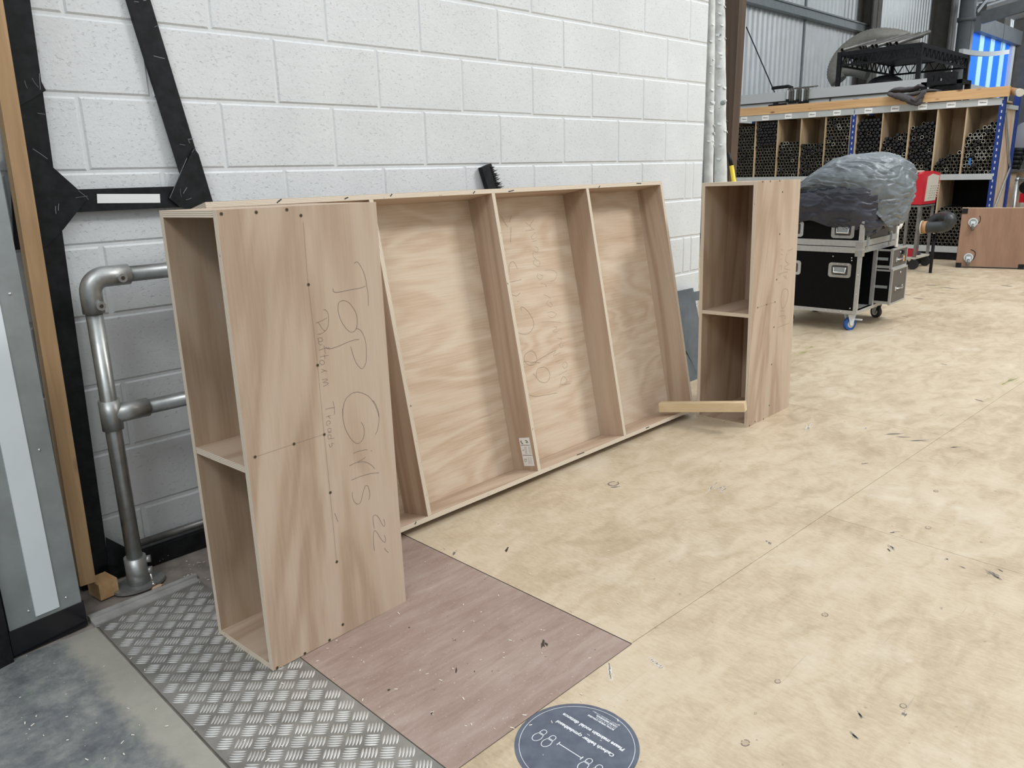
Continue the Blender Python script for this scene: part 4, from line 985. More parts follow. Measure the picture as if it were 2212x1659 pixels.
div_r = [.171, .558, .903, 1.246, 1.598, 1.952]; div_l = [2.032, 2.393, 2.756, 3.12, 3.484, 3.83]
for (a, b), labs, dv in ((bays[0], lab_r, div_r), (bays[1], lab_l, div_l)):
    tb = part('top_beam', (XR-.02, a-.03, 1.945), (XR+.02, b+.02, 2.030), 'rackgrey')
    part('middle_beam', (XR-.02, a-.03, 1.045), (XR+.02, b+.02, 1.118), 'rackgrey')
    part('bottom_beam', (XR-.02, a-.03, .104), (XR+.02, b+.02, .183), 'rackgrey')
    part('shelf_board', (XR+.021, a, 1.085), (XR+RD, b, 1.110), 'plyrack'); part('shelf_board', (XR+.021, a, .155), (XR+RD, b, .180), 'plyrack'); part('roof_board', (XR+.021, a, 1.990), (XR+RD, b, 2.010), 'plyrack')
    for l_, (c0, c1) in zip(labs, zip(dv, dv[1:])):
        yc = (c0+c1)/2+.02; mb = MB(); mb.box((XR-.0215, yc-.053, 1.952), (XR-.0203, yc+.053, 2.020), M['white']); lb_ = mb.build('size_label', tb)
        text(l_, 'lettering', lb_, (XR-.0216, yc, 1.986), (0, -1, 0), (0, 0, 1), .036, M['ink'], .080, off=.0006, bold=.0008)
    for y in dv:
        part('divider', (XR-.002, y-.009, 1.110), (XR+RD-.02, y+.009, 1.944), 'plyrack')
part('divider', (XR-.002, .781, .180), (XR+RD-.02, .799, 1.044), 'plyrack'); part('divider', (XR-.002, 1.36, .180), (XR+RD-.02, 1.378, 1.044), 'plyrack'); part('divider', (XR-.002, .183, .180), (XR+RD-.02, .201, 1.044), 'plyrack')
part('back_panel', (XR+RD-.018, .2, 1.11), (XR+RD, 3.82, 1.99), 'plyrack'); part('back_panel', (XR+RD-.018, .2, .18), (XR+RD, 3.82, 1.08), 'blackpanel')  # lower panel black: shade of the deep compartments put into colour
part('side_panel', (XR+.06, .150, .20), (XR+RD-.04, .165, 1.93), 'ply_z_b')
part('plinth', (XR+.04, .2, 0), (XR+.06, 3.8, .104), 'black')
mb = MB(); mb.bar((XR+.05, .128, 1.86), (XR+RD-.05, .128, 1.20), .012, .03, M['galv']); mb.build('side_brace', rack)
mb = MB(); mb.bar((XR+RD-.02, .128, 1.18), (XR+.05, .128, .62), .012, .03, M['galv']); mb.build('side_brace', rack)
part('side_beam', (XR+.055, .125, 1.90), (XR+RD-.03, .155, 1.95), 'rackgrey')
# timbers on top
mb = MB(); mb.box((XR-.03, 1.15, 2.034), (XR+.02, 3.9, 2.148), M['pine_y']); tag(mb.build('timber_beam', bevel=.003), 'long orange timber beam lying along the rack top, left of the grey blanket', 'timber')
mb = MB(); mb.box((XR-.045, .10, 2.038), (XR+.005, 1.14, 2.160), M['pine_y']); tag(mb.build('timber_beam', bevel=.003), 'orange timber beam along the rack top at the blue end upright', 'timber')
mb = MB(); mb.cyl(fx(2174, 194, XR+.3), fx(2203, 200, XR-.1), .042, M['paper'], 16); r_ = mb.build('cardboard_roll'); tag(r_, 'brown roll with a yellow end sticking out at the right end of the rack top', 'roll')
e1 = fx(2203, 200, XR-.1); e0_ = fx(2174, 194, XR+.3); mb = MB(); mb.cyl(e1-(e1-e0_).normalized()*.05, e1+(e1-e0_).normalized()*.02, .046, M['cream'], 16); mb.build('yellow_end', r_)
# folded blanket
t = thing('folded_blanket', 'dark grey quilted blanket folded over the timber on the rack top', 'blanket', (XR, 1.4, 2.15))
def fold(pxs, X, th_, dep, nm):
    P3 = [fx(*q_, X) for q_ in smooth_pts(pxs, 5)]; mb = MB(); i = mb.mi(M['felt']); up = []; dn = []
    for j, p_ in enumerate(P3):
        tt = (P3[min(j+1, len(P3)-1)]-P3[max(j-1, 0)]).normalized(); n_ = Vector((-1, 0, 0)).cross(tt).normalized()
        e = .5+.5*math.sin(math.pi*min(1, max(0, j/(len(P3)-1))))
        ring_ = []
        for k in range(12):
            a = 2*math.pi*k/12; wv = .012*noise.noise(Vector((j*.5, k*.4, X)))
            ring_.append(mb.bm.verts.new(p_+n_*math.cos(a)*(th_/2*e+wv)+Vector((1, 0, 0))*(dep/2+math.sin(a)*dep/2)))
        up.append(ring_)
    mb.skin(up, M['felt']); return mb.build(nm, t)
fold([(1917, 203), (1935, 207), (1955, 212), (1972, 219), (1982, 222), (1990, 206)], XR-.14, .095, .08, 'fold')
fold([(1916, 201), (1928, 194), (1950, 193), (1970, 190), (1984, 183)], XR-.09, .070, .24, 'fold')
fold([(1950, 205), (1975, 203), (1998, 196), (2022, 195)], XR-.07, .060, .24, 'fold')
fold([(1968, 213), (1978, 216), (1990, 203), (1996, 196)], XR-.16, .065, .08, 'fold')
# black frames on the rack top behind the timber
bf = thing('black_crate_frame', 'black open crate frame on the rack top between blanket and strip curtain', 'crate', (XR+.2, .6, 2.02))
a = fx(1997, 178, XR+.25); b = fx(2075, 171, XR+.25); ya, yb_ = b.y, a.y; xb2 = XR+.58; z0_, z1_ = 2.03, (a.z+b.z)/2
for y in (ya, yb_):
    for x_ in (XR+.25, xb2): mb = MB(); mb.box((x_-.02, y-.035, z0_), (x_+.02, y+.035, z1_), M['black']); mb.build('post', bf)
for z in (z1_,):
    mb = MB(); mb.box((XR+.23, ya, z-.05), (XR+.27, yb_, z), M['black']); mb.build('rail', bf); mb = MB(); mb.box((xb2-.02, ya, z-.05), (xb2+.02, yb_, z), M['black']); mb.build('rail', bf)
    for y in (ya, yb_): mb = MB(); mb.box((XR+.23, y-.03, z-.05), (xb2, y+.03, z), M['black']); mb.build('rail', bf)
mb = MB(); mb.box((XR+.45, ya+.1, z0_), (XR+.47, yb_-.06, z1_-.05), M['black']); mb.build('back_sheet', bf)
for q_, wd_ in (((2010, 164), .08), ((2022, 167), .05), ((2049, 163), .16)):
    p = fx(*q_, XR+.40); mb = MB(); mb.box((p.x, p.y-wd_/2, z1_+.001), (p.x+.12, p.y+wd_/2, p.z+.045), M['black']); tag(mb.build('black_box', bevel=.004), {2010: 'taller black box on the left of the black crate frame', 2022: 'small black box beside the tall one on the crate frame', 2049: 'wide flat black box on the right of the crate frame'}[q_[0]], 'box')

# tubes
def tube_mesh(kind, L=.45):
    mb = MB(); r = .0238; ri = .0190; k = 10; o0 = (0, 0, 0)
    A_ = mb.ring((L, 0, 0), (1, 0, 0), r, k); B_ = mb.ring((0, 0, 0), (1, 0, 0), r, k)
    mb.skin([A_, B_], M['tubeb'], False)
    if kind == 'cap':
        D_ = mb.ring((-.010, 0, 0), (1, 0, 0), r*.93, k); E_ = mb.ring((-.017, 0, 0), (1, 0, 0), r*.6, k); mb.skin([B_, D_, E_], M['cap'], False); f = mb.bm.faces.new(E_); f.material_index = mb.mi(M['cap'])
    else:
        rm = M['rimw'] if kind == 'bright' else M['rim']
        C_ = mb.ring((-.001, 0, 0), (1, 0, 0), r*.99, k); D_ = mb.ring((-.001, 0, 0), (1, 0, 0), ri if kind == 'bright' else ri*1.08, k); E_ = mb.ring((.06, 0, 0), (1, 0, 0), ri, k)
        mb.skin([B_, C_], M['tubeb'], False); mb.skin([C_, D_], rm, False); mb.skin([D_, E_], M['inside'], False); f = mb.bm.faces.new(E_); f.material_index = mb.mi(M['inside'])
    return mb
protos = {}
def holes():
    """(name, y0, y1, z0, z1 fill height, share capped, share bright)"""
    nm = {'750mm': 'the end pigeonhole under the 750mm label', '600mm': 'the pigeonhole under the 600mm label', '550mm': 'the pigeonhole under the 550mm label', '500mm': 'the pigeonhole under the 500mm label', '450mm': 'the pigeonhole just right of the middle blue upright'}
    fill = {'750mm': (.58, .15, .30), '600mm': (.24, .05, .04), '550mm': (.66, .72, .05), '500mm': (.53, .50, .07), '450mm': (.78, .93, .0), '400mm': (.82, .05, .10), '350mm': (.49, .35, .0), '300mm': (.51, .05, .04), '250mm': (.79, .42, .01), '150mm': (.76, .03, .02)}
    lnm = {'400mm': 'the full pigeonhole just left of the middle blue upright', '350mm': 'the half-empty pigeonhole second left of the middle blue upright', '300mm': 'the half-filled pigeonhole third left of the middle blue upright', '250mm': 'the full pigeonhole fourth left of the middle blue upright', '150mm': 'the leftmost visible pigeonhole beside the brown post'}
    for labs, dv, d_ in ((lab_r, div_r, nm), (lab_l, div_l, lnm)):
        for l_, (c0, c1) in zip(labs, zip(dv, dv[1:])): yield (d_[l_], c0+.009, c1-.009, 1.111, fill[l_][0], fill[l_][1], fill[l_][2])
    yield ('the bottom compartment beside the hardwood board', .202, .780, .181, .52, .0, .02)
    yield ('the bottom compartment behind the red welder', .800, 1.359, .181, .50, .0, .0)
random.seed(99); allt = []
def hidden(p):
    v = p-CAM; X_ = v.dot(RT); Y_ = v.dot(DN); Z_ = v.dot(FW); px, py = 1106+F*X_/Z_, 829.5+F*Y_/Z_
    if px < 1590 or px > 2212: return True
    if px < 1735 and py > 386: return True
    if ((px-1850)/112)**2+((py-425)/86)**2 < .93: return True
    if 2072 < px and py > 458: return True
    if px < 1955 and py > 470: return True
    if 1962 < px < 2022 and 380 < py < 440: return True
    return False
for nm_, y0, y1, z0, hgt, capf, brf in holes():
    d_ = .0485; n_ = int((y1-y0)/d_); gap = ((y1-y0)-n_*d_)/max(1, n_); row = 0; z = z0+.0243; slope = random.uniform(-.05, .05) if hgt < .75 else 0
    if '750mm' in nm_: slope = -.55
    if '600mm' in nm_: slope = -.35
    if '500mm' in nm_: slope = -.25
    if '550mm' in nm_: slope = -.25
    while z < z0+hgt+.25:
        cnt = n_ if row % 2 == 0 else n_-1
        for i in range(cnt):
            y = y0+.0243+(i+(0 if row % 2 == 0 else .5))*(d_+gap)+random.uniform(-.0012, .0012)
            top = z0+hgt+slope*(y-(y0+y1)/2)
            if z > min(top, z0+.815) : continue
            r_ = random.random(); hz = (z-z0)/max(.1, hgt)
            if nm_.startswith('the full pigeonhole fourth'): k_ = 'cap' if hz > .62 and r_ < .93 else 'dull'
            elif '550mm' in nm_: k_ = 'cap' if r_ < (.85 if hz > .25 else .45) else ('bright' if r_ > .96 else 'dull')
            else: k_ = 'cap' if r_ < capf else ('bright' if r_ < capf+brf*(.4+1.2*hz) else 'dull')
            p = Vector((XR+.012+random.uniform(-.010, .022), y, z))
            allt.append(((p-CAM).length, p, k_, nm_))
        z += .0424; row += 1
vis = [a_ for a_ in allt if not hidden(a_[1])]; vis.sort(key=lambda a_: a_[0])
keep = vis[:300]; kid = set(id(a_) for a_ in keep)
desc = {'dull': 'dull-rimmed open black tube', 'bright': 'bright-rimmed open black tube', 'cap': 'black tube with a rubber end cap'}
for d0, p, k_, nm_ in keep:
    if k_ not in protos:
        o = tube_mesh(k_).build('steel_tube'); protos[k_] = o
    else:
        o = protos[k_].copy(); C.objects.link(o)
    o.location = p; o.rotation_euler = (random.random()*.5, 0, random.uniform(-.003, .003))
    o['label'] = desc[k_]+' stacked in '+nm_; o['category'] = 'tube'; o['group'] = desc[k_]+'s in '+nm_
rest = [a_ for a_ in allt if id(a_) not in kid]
mb = MB(); tm = {}
for k_ in ('dull', 'bright', 'cap'):
    me = tube_mesh(k_, .30); tmp = bpy.data.meshes.new('tmp'); me.bm.to_mesh(tmp); tm[k_] = (tmp, me.mats)
for d0, p, k_, nm_ in rest:
    me, mats = tm[k_]; n0 = len(mb.bm.verts); f0 = len(mb.bm.faces); mb.bm.from_mesh(me); mb.bm.verts.ensure_lookup_table(); mb.bm.faces.ensure_lookup_table()
    ids = [mb.mi(m_) for m_ in mats]
    for v in mb.bm.verts[n0:]: v.co += p
    for f in mb.bm.faces[f0:]: f.material_index = ids[f.material_index]
tag(mb.build('steel_tubes'), 'rest of the black steel tubes packed in the farther rack pigeonholes', 'tubes', None, 'stuff')
mb = MB(); p = fx(2095, 350, XR-.03); mb.box((p.x-.002, p.y-.012, p.z-.04), (p.x+.002, p.y+.012, p.z+.05), M['bluerag']); tag(mb.build('blue_tag'), 'small blue tag hanging among the tubes at the right end of the rack', 'tag')

# ------------------------------------------------------------------ FLIGHT CASE
K = Vector((4.895, -.345, 0)); yw = R(2.0); cu_ = Vector((math.cos(yw), math.sin(yw), 0)); cv_ = Vector((-math.sin(yw), math.cos(yw), 0))
case = thing('flight_case', 'black flight case on castors with aluminium edges and two drawers pulled out', 'flight case', K, (0, 0, yw))
CW, CL = .71, .80
def cbox(nm, a, b, m, par=case, bev=0): mb = MB(); mb.box(a, b, M[m]); return mb.build(nm, par, world=False, bevel=bev)
def T(u, v, z): return MW[case] @ Vector((u, v, z))
bd = cbox('left_panel', (.006, .02, .165), (.016, CW-.02, .620), 'blackpanel')
cbox('rear_panel', (.02, CW-.016, .165), (CL-.01, CW-.006, .62), 'blackpanel'); cbox('end_panel', (CL-.016, .02, .165), (CL-.006, CW-.02, .62), 'blackpanel')
cbox('divider_panel', (.365, .03, .165), (.380, CW-.02, .617), 'blackpanel'); cbox('compartment_back', (.02, .42, .165), (.36, .43, .617), 'blackpanel')
cbox('floor_board', (.01, .005, .150), (CL-.01, CW-.01, .166), 'alu')
eg = 0
def alu(a, b, nm='edge_trim'): return cbox(nm, a, b, 'alu', bev=.003)
alu((0, 0, .140), (.028, CW, .166)); alu((.028, 0, .140), (CL, .028, .166)); alu((CL-.028, .028, .14), (CL, CW, .166)); alu((.028, CW-.028, .14), (CL-.028, CW, .166))
for u, v in ((0, 0), (0, CW-.028), (CL-.028, 0), (CL-.028, CW-.028)): alu((u, v, .1665), (u+.028, v+.028, .6165))
alu((.360, .002, .1665), (.388, .03, .6165))
alu((-.002, -.002, .617), (.03, CW+.002, .661), 'band'); alu((.0305, -.002, .617), (CL+.002, .03, .661), 'band'); alu((-.004, -.004, .667), (.03, CW+.004, .714), 'band'); alu((.0305, -.004, .667), (CL+.004, .03, .714), 'band')
alu((.0305, CW-.028, .617), (CL, CW+.002, .714), 'band'); alu((CL-.028, .0305, .617), (CL+.002, CW-.03, .714), 'band')
cbox('inner_deck', (.03, .03, .64), (CL-.03, CW-.03, .655), 'blackpanel')
cbox('lid_panel', (.006, .03, .7145), (.018, CW-.03, .925), 'blackpanel'); cbox('lid_panel', (.03, .006, .7145), (CL-.03, .018, .925), 'browncase'); cbox('lid_panel', (.03, CW-.018, .7145), (CL-.03, CW-.006, .925), 'blackpanel')
cbox('lid_top', (.01, .01, .925), (CL-.01, CW-.01, .94), 'blackpanel')
for u, v in ((0, 0), (0, CW-.03), (CL-.03, 0), (CL-.03, CW-.03)): alu((u-.001, v-.001, .7145), (u+.030, v+.030, .86))
# corner plates and rivets
for z in (.592, .66): 
    cbox('corner_plate', (-.006, -.006, z), (.0, .048, z+.045), 'chrome', bev=.002); cbox('corner_plate', (-.006, -.0065, z), (.048, -.0041, z+.045), 'chrome', bev=.001)
for v, z in ((.215, .585), (.07, .58), (.068, .56), (.05, .185), (.24, .153), (.12, .153), (.013, .45), (.013, .30)):
    mb = MB(); mb.ball((-.001 if v > .03 and z > .17 else -.002, v, z), .0055, M['chrome'], 8, (.6, 1, 1)); mb.build('rivet', case, world=False)
def dish(v, z, wd, ht, nm='handle', m='chrome'):
    mb = MB(); x0 = -.004
    def rr(w_, h_, r_, x_):
        pts = []
        for (sx, sz), a0 in (((1, 1), 0), ((-1, 1), 90), ((-1, -1), 180), ((1, -1), 270)):
            for j in range(5):
                a = R(a0+22.5*j); pts.append(mb.bm.verts.new((x_, v+sx*(w_/2-r_)+r_*math.cos(a), z+sz*(h_/2-r_)+r_*math.sin(a))))
        return pts
    r0_, r1_, r2_, r3_ = rr(wd, ht, .022, .006), rr(wd, ht, .022, x0), rr(wd*.72, ht*.66, .012, x0), rr(wd*.66, ht*.58, .010, .0055)
    mb.skin([r0_, r1_, r2_, r3_], M[m], False, False); f = mb.bm.faces.new(r3_); f.material_index = mb.mi(M['ink' if m == 'x' else 'column'])
    o = mb.build(nm, case, world=False)
    mb = MB(); mb.tube([(x0-.004, v-wd*.26, z+ht*.20), (x0-.006, v-wd*.25, z-ht*.16), (x0-.006, v+wd*.25, z-ht*.16), (x0-.004, v+wd*.26, z+ht*.20)], .006, M['chrome'], 8); mb.box((x0-.002, v-wd*.22, z-ht*.14), (x0+.002, v+wd*.22, z+ht*.20), M['galv']); mb.build('grip', o, world=False)
    for j in range(4):
        mb = MB(); mb.ball((x0-.001, v-wd*.36+wd*.24*j, z+ht*.42), .0035, M['chrome'], 4); mb.build('screw', o, world=False)
dish(.155, .480, .176, .115); dish(.555, .480, .176, .115); dish(.155, .79, .176, .125); dish(.555, .79, .176, .125)
for u in (.085, .62):
    mb = MB(); mb.box((u-.020, -.012, .645), (u+.020, -.004, .745), M['chrome']); mb.box((u-.010, -.020, .66), (u+.010, -.012, .735), M['galv']); mb.build('clasp', case, world=False, bevel=.003)
for dz0, dz1, pull in ((.465, .616, .105), (.176, .455, .118)):
    u0, u1 = .395, .765
    D_ = cbox('drawer', (u0+.01, -pull+.012, dz0+.012), (u0+.020, .30, dz1-.012), 'blackpanel')
    def dp(nm, a, b, m, bev=0): mb = MB(); mb.box(a, b, M[m]); return mb.build(nm, D_, world=False, bevel=bev)
    dp('side', (u1-.02, -pull+.012, dz0+.012), (u1-.010, .30, dz1-.012), 'blackpanel'); dp('base', (u0+.02, -pull+.01, dz0+.012), (u1-.02, .30, dz0+.02), 'blackpanel')
    dp('side_trim', (u0+.007, -pull+.012, dz0), (u0+.021, .02, dz0+.022), 'alu'); dp('side_trim', (u0+.007, -pull+.012, dz1-.014), (u0+.021, .02, dz1), 'alu')
    dp('runner', (u0+.004, -pull+.03, (dz0+dz1)/2-.012), (u0+.011, .02, (dz0+dz1)/2+.010), 'galv')
    dp('front', (u0+.012, -pull, dz0+.006), (u1-.012, -pull+.012, dz1-.004), 'browncase')
    for a, b in (((u0, -pull-.004, dz0-.006), (u0+.014, -pull+.014, dz1+.006)), ((u1-.014, -pull-.004, dz0-.006), (u1, -pull+.014, dz1+.006)), ((u0+.014, -pull-.004, dz1-.008), (u1-.014, -pull+.014, dz1+.006)), ((u0+.014, -pull-.004, dz0-.006), (u1-.014, -pull+.014, dz0+.008))): dp('front_trim', a, b, 'alu', .002)
    hz_ = dz0+(.065 if dz0 > .4 else .12); um = (u0+u1)/2-.01
    mb = MB(); mb.tube([(um-.075, -pull-.004, hz_), (um-.07, -pull-.020, hz_), (um+.07, -pull-.020, hz_), (um+.075, -pull-.004, hz_)], .006, M['chrome'], 8)
    for s_ in (-1, 1): mb.box((um+s_*.082-.014, -pull-.010, hz_-.018), (um+s_*.082+.014, -pull, hz_+.018), M['chrome'])
    mb.build('pull_handle', D_, world=False)
    mb = MB(); mb.cyl((um+.015, -pull-.008, dz1-.035), (um+.015, -pull, dz1-.035), .008, M['chrome'], 10); mb.build('lock', D_, world=False)
    if dz0 > .4:
        mb = MB(); mb.box((um+.035, -pull-.024, hz_-.022), (um+.062, -pull-.021, hz_+.020), M['orange']); mb.build('orange_tag', D_, world=False)
        mb = MB(); mb.box((um+.03, -pull-.02, hz_+.035), (um+.065, -pull-.004, hz_+.065), M['black']); mb.build('padlock', D_, world=False)
def castor(u, v, rot, m, brake=False, label=None):
    mb = MB(); c = Vector((u, v, .05)); d = Vector((math.cos(rot), math.sin(rot), 0))
    mb.cyl(c-d*.016, c+d*.016, .05, M[m], 24); mb.cyl(c-d*.018, c+d*.018, .030, M['cream' if m == 'wheelblue' else 'chrome'], 16)
    o = mb.build('castor', case, world=False)
    if label: o['label'] = label
    mb = MB(); n_ = Vector((-d.y, d.x, 0))
    mb.box((u-.045, v-.045, .130), (u+.045, v+.045, .1395), M['alu'])
    for s_ in (-1, 1):
        q_ = c+d*.022*s_; mb.prism([q_+n_*.012+Vector((0, 0, -.012)), q_-n_*.012+Vector((0, 0, -.012)), q_-n_*.038+Vector((0, 0, .080)), q_+n_*.038+Vector((0, 0, .080))], d*.003*s_, M['cabin2' if m == 'wheelblue' else 'alu'])
    if brake: mb.box((u+.01, v-.085, .082), (u+.04, v-.03, .090), M['cabin2'])
    mb.build('fork', o, world=False)
castor(.070, .068, R(60), 'wheelblue', True, 'blue castor wheel'); castor(.735, .085, R(-30), 'wheel'); castor(.075, CW-.13, R(20), 'wheel'); castor(.735, CW-.1, R(20), 'wheel')

# tarpaulins over the case
def drape(name, c, rx, ry, z1, hem, m, label, seed, pw=2.4, amp=.02, nu=110, nv=46, grp=None, th_=.004, peak=2.6, plan=3.2, slump=0):
    mb = MB(); i = mb.mi(M[m]); rings = []
    for j in range(nv):
        s = j/(nv-1); rg = []
        for k in range(nu):
            a = 2*math.pi*k/nu; hz = hem(a)
            q_ = min(1, s*1.35)
            rad = (1-(1-q_)**pw)**(1/pw) if q_ < 1 else 1
            zt_ = 1-q_**peak*.55 if s < .74 else .45-(s-.74)/.26*.45
            z = hz+(z1-hz)*zt_
            rad *= 1-(.10*max(0, s-.74)/.26 if True else 0)
            rad *= (abs(math.cos(a))**plan+abs(math.sin(a))**plan)**(-1/plan)
            P3 = Vector((c[0]+rx*rad*math.cos(a), c[1]+ry*rad*math.sin(a), z))
            P3.z -= slump*max(0, P3.y+.15)**1.7*min(1, max(0, zt_-.2)*2)
            n1_ = noise.noise(Vector((P3.x*4+seed, P3.y*4, P3.z*7))); n2_ = noise.noise(Vector((P3.x*5, P3.y*4+seed, P3.z*20+n1_*3))); n3_ = noise.noise(Vector((P3.x*22, P3.y*18+seed, P3.z*40)))
            n4_ = noise.noise(Vector((P3.x*5-seed, P3.y*10+P3.z*6, P3.z*12+2*n1_)))
            rg2 = max(0, 1-abs(n2_)*3.2)**2; rg4 = max(0, 1-abs(n4_)*4)**1.5; rg3 = max(0, 1-abs(n3_)*3)**2
            f_ = amp*(1.3*n1_-.55*rg2*(.3+s)+.75*rg4*(.4+s)+.16*rg3+.06*n3_)
            d = Vector((math.cos(a)*(.2+s), math.sin(a)*(.2+s), .9-.6*s)).normalized()
            rg.append(mb.bm.verts.new(P3+d*f_))
        rings.append(rg)
    mb.skin(rings, M[m], False)
    f = mb.bm.faces.new(rings[0]); f.material_index = i
    o = mb.build(name); sd_ = o.modifiers.new('thickness', 'SOLIDIFY'); sd_.thickness = th_
    return tag(o, label, 'cover', grp)
def hem1(a):   # front (-x) side lifted, right (-y) side hanging low
    d = math.cos(a-R(180)); e = math.cos(a-R(268)); return 1.055-.03*max(0, d)-.25*max(0, e)**2.0+.018*math.sin(a*7)
drape('grey_tarpaulin', (5.27, -.04, 0), .42, .49, 1.350, hem1, 'tarp', 'big crumpled grey tarpaulin bundled over the top of the flight case', 3, 1.9, .021, 260, 120, peak=2.0, plan=2.6, slump=.95)
def hem2(a):
    d = math.cos(a-R(180)); e = math.cos(a-R(235)); return .860+.012*math.sin(a*9)-.085*max(0, e)**3-.02*max(0, d)+.02*math.sin(a*4+1)
drape('dark_cloth', (5.225, .0, 0), .40, .44, 1.10, hem2, 'tarpdark', 'dark navy-grey cloth bulging out below the grey tarpaulin on the flight case', 17, 3.0, .030, 130, 46)

# ------------------------------------------------------------------ red welder on a trolley
wx = 9.05; wy = fx(1990, 440, wx).y
wl = thing('welding_machine', 'red welding machine with cream louvred side panel on the trolley', 'welding machine', (wx, wy, .78))
L0 = fy(2020, 440, wy).x-wx; W0 = fx(1958, 440, wx).y-wy
mb = MB(); zt2 = 1.155; mb.prism([(wx, wy, .785), (wx+L0, wy, .785), (wx+L0+.06, wy, .98), (wx+L0+.08, wy, 1.15), (wx+L0*.6, wy, 1.175), (wx, wy, 1.14)], (0, W0, 0), M['red']); mb.build('body', wl, bevel=.02, seg=2)
mb = MB(); mb.prism([(wx+.10, wy-.004, .82), (wx+L0-.03, wy-.004, .82), (wx+L0+.02, wy-.004, .99), (wx+L0+.04, wy-.004, 1.115), (wx+L0*.6, wy-.004, 1.14), (wx+.14, wy-.004, 1.11)], (0, .006, 0), M['cream']); pn = mb.build('side_panel', wl, bevel=.004)
for j in range(6):
    for k in range(4):
        mb = MB(); x_ = wx+.20+.085*k+.012*j; z = .86+.028*j; mb.box((x_, wy-.010, z), (x_+.055, wy-.004, z+.010), M['cream']); mb.build('louvre', pn)
mb = MB(); mb.box((wx-.006, wy+.10, .99), (wx+.002, wy+W0-.03, 1.105), M['cream']); mb.build('front_panel', wl, bevel=.003)
mb = MB(); mb.box((wx+.05, wy+.1, 1.16), (wx+.30, wy+.2, 1.185), M['cream']); mb.build('top_handle', wl, bevel=.008)
tr_ = thing('welder_trolley', 'brown-grey steel trolley carrying the red welding machine', 'trolley', (wx+.3, wy+.2, 0))
for x_ in (wx+.02, wx+L0-.02):
    for y_ in (wy+.02, wy+W0-.02):
        mb = MB(); mb.box((x_-.015, y_-.015, .12), (x_+.015, y_+.015, .76), M['alutube']); mb.build('leg', tr_)
for z in (.13, .755):
    mb = MB(); mb.box((wx, wy, z), (wx+L0, wy+W0, z+.022), M['alutube' if z > .5 else 'cream']); mb.build('shelf', tr_)
for x_ in (wx+.04, wx+L0-.04):
    for y_ in (wy+.03, wy+W0-.03): mb = MB(); mb.cyl((x_-.014, y_, .06), (x_+.014, y_, .06), .06, M['wheel'], 16); mb.build('wheel', tr_)
mb = MB(); mb.box((wx+.06, wy+.05, .153), (wx+.20, wy+.3, .24), M['red']); tag(mb.build('red_box', bevel=.006), 'small red box on the lower shelf of the welder trolley', 'box')
mb = MB(); mb.ball((wx+.34, wy+.13, .172), .10, M['tarpdark'], 8, (1.1, .9, .18)); tag(mb.build('dark_rag'), 'flat dark rag on the lower shelf of the welder trolley', 'rag')
def hose2(P3, r, m, name, label, cat):
    P3 = [Vector(p_) for p_ in P3]; out = []; q = [P3[0]]+P3+[P3[-1]]
    for i in range(1, len(q)-2):
        for s in range(8):
            t_ = s/8; a, b, c, d = q[i-1:i+3]; out.append(.5*((2*b)+(-a+c)*t_+(2*a-5*b+4*c-d)*t_*t_+(-a+3*b-3*c+d)*t_**3))
    out.append(P3[-1]); mb = MB(); mb.tube(out, r, M[m], 12); return tag(mb.build(name), label, cat)
cr = [fx(1966, 437, 8.6), fx(1957, 452, 8.4), fx(1952, 470, 8.2), fx(1945, 490, 8.0), fx(1938, 503, 7.8), Vector((7.7, fx(1937, 560, 7.7).y, .02))]
hose2(cr, .018, 'cream', 'pale_cable', 'pale cable hanging down in front of the welder trolley', 'cable')
XH = 8.78
dk_ = hose2([fx(2002, 491, XH), fx(2020, 491, XH), fx(2040, 489, XH), fx(2052, 480, XH), (fx(2052, 472, XH)), fx(2040, 468, XH+.12), fx(2022, 474, XH+.16), fx(2010, 484, XH+.17)], .066, 'hoseb', 'extraction_hose', 'glossy black extraction hose with a brown end collar looping beside the welder', 'hose')
mb = MB(); a_ = fx(1993, 491, XH); b_ = fx(2003, 491, XH); mb.cyl(a_, b_, .072, M['paper'], 20); mb.build('end_collar', dk_); mb = MB(); mb.cyl(a_-(b_-a_)*.25, a_, .080, M['cream'], 20); mb.build('collar_rim', dk_)
hose2([fx(2052, 500, XH)+Vector((0, 0, 0)), (XH+.02, fx(2050, 500, XH).y, .2), (XH+.03, fx(2050, 500, XH).y, .0)], .02, 'black', 'hose_stand', 'thin black stand holding up the looping extraction hose', 'stand') if False else None
mb = MB(); p = fx(2015, 497, XH); mb.cyl((p.x+.08, p.y, 0), (p.x+.08, p.y, p.z-.05), .018, M['black'], 10); tag(mb.build('hose_stand'), 'thin black stand under the looping extraction hose', 'stand')

# ------------------------------------------------------------------ hardwood board (truck on its side)
b0_ = Vector((9.55, .26, 0)); b1_ = Vector((9.76, -.433, 0)); bu = (b1_-b0_).normalized(); bw = Vector((-bu.y, bu.x, 0))
if bw.x < 0: bw = -bw
brd = thing('castor_board', 'brown hardwood plywood board stood on its long edge with castors on its face', 'castor board', b0_)
def bbox(nm, u0, u1, w0_, w1_, z0, z1, m, par=brd, bev=0):
    mb = MB(); mb.box((u0, w0_, z0), (u1, w1_, z1), M[m] if m != 'ply' else M['boardface']); mm = Matrix((bu, bw, Vector((0, 0, 1)))).transposed().to_4x4()
    mm.translation = b0_; mb.bm.transform(mm); return mb.build(nm, par, bevel=bev)
bbox('face_board', 0, 1.5, 0, .018, .02, .725, 'ply'); bbox('top_edge', 0, 1.5, .018, .12, .70, .725, 'ply_edge_pale'); bbox('back_board', 0, 1.5, .12, .135, .02, .725, 'ply')
